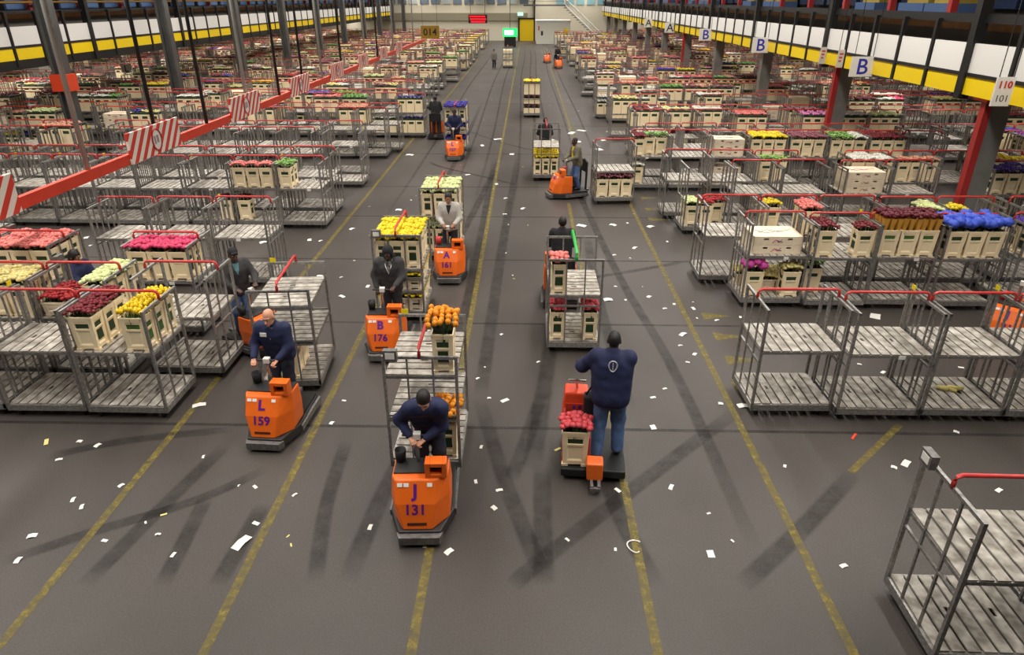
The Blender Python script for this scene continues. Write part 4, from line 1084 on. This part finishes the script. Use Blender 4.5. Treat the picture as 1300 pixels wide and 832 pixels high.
train(.92, 11.6, 'with green tow bar in mid aisle', 'green-barred trolley', (.235, 1.2), [load(1, 'salmon', [(0, 2, 3, 3)]), load(0, 'coral', [(0, 2, 3, 3), (0, 0, 3, 3), (1, 2, 3, 3)])], 'bar_green')
train(.72, 24.5, 'heading away with cream and yellow buckets', 'yellow-loaded trolley', (.235, 1.25), [load(0, 'yellow', full)])
train(.28, 38.7, 'heading away topped with yellow and red flowers', 'far yellow and red trolley', (.235, .75, 1.25), [load(2, 'yellow', full), load(1, 'mixed', full, 'low'), load(0, 'mixed', full, 'low')])
train(-1.9, 67.8, 'distant in mid aisle with cream boxes', 'distant mid-aisle trolley', (.235, .8, 1.35), [load(1, 'white', full, 'bare_low'), load(2, 'white', full, 'bare_low'), load(0, 'white', full, 'bare_low')])
train(4.6, 58.5, 'loaded with dark violet flowers near the right rows', 'violet-loaded trolley', (.235, .8, 1.35), [load(2, 'navy_f', full), load(1, 'navy_f', full, 'low')])
p = G(780, 260); spec(2.86, p.y + .5, .06, 'towed by the left-facing tractor', 'trolley of left-facing tractor', (.235, 1.1), [load(0, 'mixed', full)], always=True, group='trolleys towed in the aisle')

for s in SPECS:
    pr = proj(s['x'], s['y'], 1.0); s['d'] = pr[2] if pr else 999
SPECS.sort(key=lambda s: (not s['always'], s['d']))
IND = SPECS[:300]; FAR = SPECS[300:]
BUCKETS = []
STUFF_B = []
def crates(M, s, dz, n, individual):
    """flat printed crates stacked on a deck"""
    for k in range(n):
        if individual:
            t = thing('flat_crate', 'pale flat flower crate, %s from bottom on %s deck, %s' % (ordw(k), 'upper' if dz > .6 else 'lower', s['phrase']), 'crate', M @ Vector((0, 0, dz + k * .195)), s['rz'], 'flat crates on trolleys')
            b = MB(); x, y, h_ = .52, .36, .19
            b.box(-x, x, -y, y, 0, .02).box(-x, -.3, -y, -y + .02, .02, h_).box(.3, x, -y, -y + .02, .02, h_).box(-.2, .2, -y, -y + .02, .02, h_).box(-.3, -.2, -y, -y + .02, .02, .11).box(.2, .3, -y, -y + .02, .02, .11)
            b.box(-.3, -.2, -y, -y + .02, .15, h_).box(.2, .3, -y, -y + .02, .15, h_).box(-x, x, y - .02, y, .02, h_).box(-x, -x + .02, -y, y, .02, h_).box(x - .02, x, -y, y, .02, h_)
            b.build('body', cream2, t); MB().box(-x + .005, x - .005, -y + .005, y - .005, h_ - .006, h_ - .001).build('lid', cream2, t)
            MB().tube([(-.12, -y - .003, .05), (-.05, -y - .003, .12), (.02, -y - .003, .06), (.08, -y - .003, .13)], .006, 5).build('printed_mark', red_ink, t)
            MB().tube([(-.02, -y - .003, .1), (.1, -y - .003, .07)], .006, 5).build('printed_mark', blue_ink, t)
            if k == n - 1:
                MB().tube([(-.35, -.1, h_), (-.1, .1, h_), (.1, -.05, h_), (.4, .12, h_)], .006, 5).build('printed_mark', red_ink, t)
                MB().tube([(-.4, .1, h_), (-.2, -.12, h_), (.2, .05, h_)], .006, 5).build('printed_mark', blue_ink, t)
        else: STUFF_B.append((M, (0, 0, dz + k * .195), 'flat', None))
for idx, s in enumerate(SPECS):
    M = Matrix.Translation((s['x'], s['y'], 0)) @ Matrix.Rotation(s['rz'], 4, 'Z'); s['M'] = M
    for g in s['goods']:
        if isinstance(g, str):
            dk = 0 if 'low' in g else min(1, len(s['decks']) - 1); crates(M, s, s['decks'][dk] + .0215, 2 if g == 'flat_crates' and s['d'] < 16 else 3, s['d'] < 32 and idx < 300); continue
        if g['deck'] >= len(s['decks']): g['deck'] = 0
        for (i, j, nx, ny) in g['cells']:
            lp = ((i - (nx - 1) / 2) * .395, (j - (ny - 1) / 2) * .304, s['decks'][g['deck']] + .0215)
            BUCKETS.append((s['d'] - .05 * (2 - j) - (100 if s['always'] and s['d'] < 35 else 0), s, M, lp, g, i, j))

def fit(*opts):
    for o in opts:
        if len(o.replace('-', ' ').split()) <= 16: return o
    return opts[-1]
# individual trolleys
HOLES = (2, 5)
for s in IND:
    kinds = []
    for g in s['goods']:
        n = 'flat crates' if isinstance(g, str) else KINDS[g['kind']][0]
        if n not in kinds and not (not isinstance(g, str) and g['cont'].startswith('bare')): kinds.append(n)
    lab = fit('grey steel trolley carrying %s, %s' % (kinds[0], s['place']), 'trolley carrying %s, %s' % (kinds[0], s['place']), 'loaded grey steel trolley, %s' % s['place']) if kinds else 'empty grey steel trolley with red top bar, %s' % s['place']
    if s['bar'] != 'bar': lab = 'grey steel trolley with green tow bar and salmon carnations in mid aisle'
    t = thing('flower_trolley', lab, 'trolley', (s['x'], s['y'], 0), s['rz'], s['group'])
    put('base_frame', TR_['base' if s['d'] < 22 else 'base_far'], t)
    ef = TR_['end2' if s.get('e2') else 'end']
    put('end_frame', ef, t, (-L2 + .02, 0, 0)); put('end_frame', ef, t, (L2 - .02, 0, 0))
    if len(s['decks']) > 1 or s['always']: put('tow_bar', TR_[s['bar']], t)
    near = s['d'] < 15.5
    for k, z in enumerate(s['decks']):
        nm = 'lower_deck' if k == 0 else 'upper_deck' if k == len(s['decks']) - 1 else 'middle_deck'
        if near:
            dk = put(nm, TR_['ledge'], t, (0, 0, z))
            for q in range(NPL):
                o = put('plank', TR_['plank_hole' if q in HOLES else 'plank'], dk, (-L2 + .02 + PWD * (q + .5), 0, random.uniform(0, .003)))
        else: put(nm, TR_['deck'], t, (0, 0, z))
    if s['d'] < 22:
        for wx in (-.52, .52):
            for wy in (-.4, .4): put('wheel', TR_['wheel'], t, (wx, wy, 0))
    if s['d'] < 30:
        if rnd.random() < .45 and len(s['decks']) > 1: put('price_tag', TR_['tag'], t, (rnd.uniform(-.2, .3), -D2 + .012, s['decks'][-1] - .0))
        if rnd.random() < .3: put('yellow_tag', TR_['ytag'], t, (L2 - .03, D2 - .1, 1.93))
    if s['phrase'] in ('trolley of J 131', 'trolley of B 176', 'first trolley, closest right row', 'second trolley, second left row', 'third trolley, third left row'):
        put('document_holder', TR_['plate'], t, (-L2 - .01, D2 - .2, 1.9))

# individual buckets and bunches
BUCKETS.sort(key=lambda b: b[0])
BLOOM_SINGLE = 0
nbk = 0
for bi, (d, s, M, lp, g, i, j) in enumerate(BUCKETS):
    cont = g['cont']; low = 'low' in cont; h_ = CRATE_H if low else BH
    if bi >= 300: STUFF_B.append((M, lp, 'low' if low else 'bucket', None if cont.startswith('bare') else g['kind'])); continue
    deck = 'lower deck' if g['deck'] == 0 else 'upper deck' if g['deck'] == len(s['decks']) - 1 else 'middle deck'
    pos = '%s %s' % (s['words'][1][j], s['words'][0][i]); ph = KINDS[g['kind']][0]
    p = M @ Vector(lp); rz = s['rz'] + random.uniform(-.012, .012)
    where = '%s of %s, %s' % (pos, deck, s['phrase'])
    nm = 'low crate' if low else 'bucket'
    if cont.startswith('bare'): lab = 'empty cream %s, %s' % (nm, where)
    else: lab = fit('cream %s under %s, %s' % (nm, ph, where), 'cream %s under flowers, %s' % (nm, where), '%s, %s' % (nm, where))
    b = put('flower_crate' if low else 'flower_bucket', LOWBOX if low else BUCKET, None, p, (0, 0, rz)); tag(b, lab, 'crate' if low else 'bucket', 'cream buckets on %s' % s['phrase'])
    if cont.startswith('bare'): continue
    lf, bl, one, cs_ = get_bunch(g['kind'], h_)[random.randrange(3)]
    t = put('flower_bunch', lf, None, p, (0, 0, rz)); tag(t, fit('%s in %s, %s' % (ph, nm, where), '%s, %s' % (ph, where), 'flowers, %s' % where), 'flowers', '%s on %s' % (ph, s['phrase']))
    typ = KINDS[g['kind']][1]
    if one and s['d'] < 17 and (typ == 'hydrangea' or g['kind'] == 'orange_tulip'):
        for c in cs_: put('bloom', one, t, c, (0, 0, random.uniform(0, 6)))
    else: put('blooms', bl, t)
# the bucket on the scooter
p = SCOOT + Vector((-.27, .36, .2))
tag(put('flower_bucket', BUCKET, None, p, (0, 0, -.05)), 'cream bucket of coral red flowers riding on the scooter', 'bucket')
lf, bl, one, cs_ = get_bunch('coral', BH)[0]
t = tag(put('flower_bunch', lf, None, p, (0, 0, -.05)), 'coral red carnations in the bucket riding on the scooter', 'flowers'); put('blooms', bl, t)

# ------------------------------------------------------------------ the rest, far away
class Big:
    def __init__(s): s.v, s.f, s.m, s.n = [], [], [], 0
    def add(s, mb, M, mi=None):
        V = np.array(mb.v); A = np.array(M); s.v.append(V @ A[:3, :3].T + A[:3, 3])
        s.f += [tuple(i + s.n for i in f) for f in mb.f]; s.m += mb.m if mi is None else [mi] * len(mb.f); s.n += len(V)
    def build(s, name, mats, label):
        me = bpy.data.meshes.new(name); me.from_pydata(np.concatenate(s.v).tolist(), [], s.f)
        for m in mats: me.materials.append(m)
        me.polygons.foreach_set('material_index', s.m); me.update()
        return tag(put(name, me), label, name.split('_')[-1], None, 'stuff')
def far_trolley(decks):
    t = MB()
    t.box(-L2, L2, -D2, D2, .13, .25, 0)
    for z in decks[1:]: t.box(-L2, L2, -D2 + .02, D2 - .02, z - .03, z + .018, 1)
    t.box(-L2 + .03, L2 - .03, -D2 + .03, D2 - .03, .25, .256, 1)
    for x in (-L2 + .02, L2 - .02):
        for y, r in ((-D2 + .02, .02), (D2 - .02, .02), (-.17, .012), (.17, .012)): t.box(x - r, x + r, y - r, y + r, .2, 1.9, 0)
        t.box(x - .018, x + .018, -D2, D2, 1.885, 1.925, 0)
    t.box(-L2, L2, -.015, .015, 2.04, 2.068, 2).box(-L2, -L2 + .04, -.02, .02, 1.9, 2.05, 2).box(L2 - .04, L2, -.02, .02, 1.9, 2.05, 2)
    return t
big = Big(); cache = {}
for s in FAR:
    if s['decks'] not in cache: cache[s['decks']] = far_trolley(s['decks'])
    big.add(cache[s['decks']], s['M'])
big.build('distant_trolleys', [steel, plank_m, mat('faded_red_bar', (166, 70, 64), .5)], 'mass of grey flower trolleys with red bars filling the far hall')
fb, ff = Big(), Big()
kl = list(KINDS); fmats = [flower_mat(k) for k in kl] + [leaf_d]
def far_box(wd, dp, h, m=0): return MB().box(-wd / 2, wd / 2, -dp / 2, dp / 2, 0, h, 0).box(-wd * .3, wd * .3, -dp / 2 - .003, dp / 2 + .003, h * .7, h * .88, 1)
proto = {'bucket': far_box(BW, BD, BH), 'low': far_box(BW, BD, CRATE_H), 'flat': MB().box(-.52, .52, -.36, .36, 0, .185)}
far_fl = {}
for (M, lp, c, kind) in STUFF_B:
    T = M @ Matrix.Translation(lp); fb.add(proto[c], T)
    if kind and c != 'flat':
        h_ = CRATE_H if c == 'low' else BH; key = (kind, c)
        if key not in far_fl:
            rr = random.Random(kl.index(kind)); b = MB(); b.box(-.19, .19, -.14, .14, h_, h_ + .06, len(kl))
            typ = KINDS[kind][1]
            for q in range(10): b.ball((rr.uniform(-.18, .18), rr.uniform(-.13, .13), h_ + .1 + rr.uniform(0, .05)), (.07, .07, .05), 0, kl.index(kind), .2, rr)
            far_fl[key] = b
        ff.add(far_fl[key], T)
fb.build('distant_buckets', [cream, leaf_d], 'cream buckets and flat crates on the distant trolleys')
ff.build('distant_flowers', fmats, 'mixed cut flowers topping the buckets on the distant trolleys')

# ------------------------------------------------------------------ litter on the floor
SCR = []
for k in range(6):
    r = random.Random(k); a, b = 1, r.uniform(.45, .8); q = .0 + r.uniform(.0, .12)
    mb = MB().loft([[(-a, -b, 0), (0, -b * .9, q), (a, -b, q * .4), (a, b * .9, 0), (0, b, q), (-a, b, .0)], [(-a, -b, .03), (0, -b * .9, q + .03), (a, -b, q * .4 + .03), (a, b * .9, .03), (0, b, q + .03), (-a, b, .03)]])
    SCR.append(mb.mesh('paper_scrap', paper))
SCY = MB().box(-1, 1, -.35, .35, 0, .05).mesh('paper_scrap', paper_y)
SCRED = MB().box(-1, 1, -.2, .2, 0, .05).mesh('paper_scrap', orange_d)
def place_word(x, y):
    n, dx, dy = min(((n, x - a, y - b) for n, a, b in LAND), key=lambda q: q[1] ** 2 + q[2] ** 2)
    if abs(dx) > abs(dy): return ('right of ' if dx > 0 else 'left of ') + n
    return ('beyond ' if dy > 0 else 'in front of ') + n
LITTER = [(307, 690, .15), (253, 515, .13), (943, 516, .11), (867, 425, .11), (641, 509, .09), (621, 506, .04), (611, 568, .05), (604, 612, .05), (634, 623, .06), (720, 686, .04), (570, 701, .07), (470, 670, .06),
          (784, 623, .06), (59, 562, -.1), (101, 561, .05), (124, 566, .06), (75, 584, .06), (154, 617, .05), (41, 681, .07), (23, 712, .06), (93, 635, .06), (104, 644, .06), (133, 687, .05), (185, 664, .03), (208, 654, -.05),
          (220, 705, .05), (325, 665, .06), (829, 543, .07), (844, 494, .05), (829, 505, .06), (882, 450, .06), (915, 513, .05), (744, 462, .04), (708, 571, -.07), (852, 619, .07), (902, 704, .07), (1214, 549, .05), (1220, 467, .06),
          (1121, 473, .07), (1091, 463, .05), (1111, 402, .16), (1084, 555, -1), (1150, 589, .11), (1135, 594, .05), (1268, 623, .07), (1071, 719, .06), (738, 287, .17), (826, 288, .13), (806, 315, .11), (778, 286, .12),
          (664, 265, .12), (880, 392, .08), (910, 407, .06), (940, 403, .06), (844, 392, .06), (824, 377, .07), (772, 381, .12), (780, 324, .06), (847, 307, .06), (434, 377, .10), (467, 364, .09), (406, 351, .09), (335, 308, .14),
          (407, 306, .08), (393, 305, .1), (447, 291, .1), (506, 267, .12), (630, 234, .09), (642, 252, .09), (641, 272, .08), (594, 222, .12), (520, 197, .2), (632, 177, .25), (612, 185, .18), (738, 166, .3), (726, 169, .35), (110, 302, .1),
          (125, 304, .12), (115, 312, .06), (140, 306, .12), (230, 305, .16), (650, 196, .15), (700, 178, .2), (690, 160, .2), (775, 168, .3), (765, 178, .2), (760, 190, .25), (735, 180, .2)]
rl = random.Random(8)
seen = {}
SCRAPS = {}
def scrap(x, y, sz):
    me = SCRED if sz == -1 else SCY if sz < 0 else SCR[rl.randrange(6)]
    o = put('paper_scrap', me, None, (x, y, .004), (0, 0, rl.uniform(0, PI)))
    s_ = .09 if sz == -1 else abs(sz) * .8; o.scale = (s_, s_, .18 if s_ > .07 else .1)
    c = 'orange-red' if sz == -1 else 'yellowish' if sz < 0 else 'white'
    size = 'large' if s_ >= .105 else 'mid-sized' if s_ > .065 else 'small'
    tag(o, None, 'paper', 'paper scraps on the aisle floor'); SCRAPS.setdefault(('%s %s paper scrap' % (size, c), place_word(x, y)), []).append(o)
    return o
for px, py, sz in LITTER: scrap(*G(px, py).xy, sz)
for k in range(110):
    y = 6 + 60 * rl.random() ** 1.6; x = rl.uniform(-5.2, 3.8)
    if any(abs(x - s['x']) < .9 and abs(y - s['y']) < .9 for s in SPECS[:330]): continue
    scrap(x, y, rl.uniform(.02, .055) if rl.random() < .85 else -rl.uniform(.03, .05))
for (a, b), os_ in SCRAPS.items():
    os_.sort(key=lambda o: o.location.y)
    for k, o in enumerate(os_):
        o['label'] = '%s lying alone %s' % (a, b) if len(os_) == 1 else '%s, %s nearest of those %s' % (a, ordw(k), b)
q = SPECS and [s for s in SPECS if s['place'] == 'third from aisle in first right row'][0]
p = q['M'] @ Vector((.12, .05, .255)); rr = random.Random(4)
tag(MB().tube([(-.2, .05, .03), (-.1, -.04, .05), (0, .05, .03), (.08, -.03, .06), (.2, .02, .03)], .035, 7).tube([(-.08, .08, .02), (.05, -.08, .03)], .03, 6).build('rag', paper_y, None, True, p), 'crumpled yellowish rag on the lower deck of third trolley, first right row', 'rag')
for k in range(10):
    x_, z_ = -38.4 + (k % 5) * 1.22, 0 if k < 5 else 1.0
    c = thing('carton', 'large white carton under left gallery, %s in the %s tier' % (ordw(k % 5), 'bottom' if k < 5 else 'top'), 'carton', (x_, 46.2, z_), 0, 'white cartons under the left gallery')
    MB().box(-.58, .58, -.5, .5, 0, .96).build('box', mat('white_carton', (238, 234, 226), .7, 0, .05), c); MB().box(-.58, .58, -.035, .035, .96, .966).box(-.035, .035, -.506, -.5, .5, .96).build('tape', cream2, c)
# white strap
p = G(806, 695); q = [(.09 * math.cos(a) * (1 + .3 * math.sin(a)), .10 * math.sin(a), .012) for a in [.8 + k * .38 for k in range(13)]]
tag(MB().tube(q, .009, 5).build('plastic_strap', paper, None, False, (p.x, p.y, 0)), 'curled white plastic strap on the floor at the front of the aisle', 'strap')
bpy.context.view_layer.update()
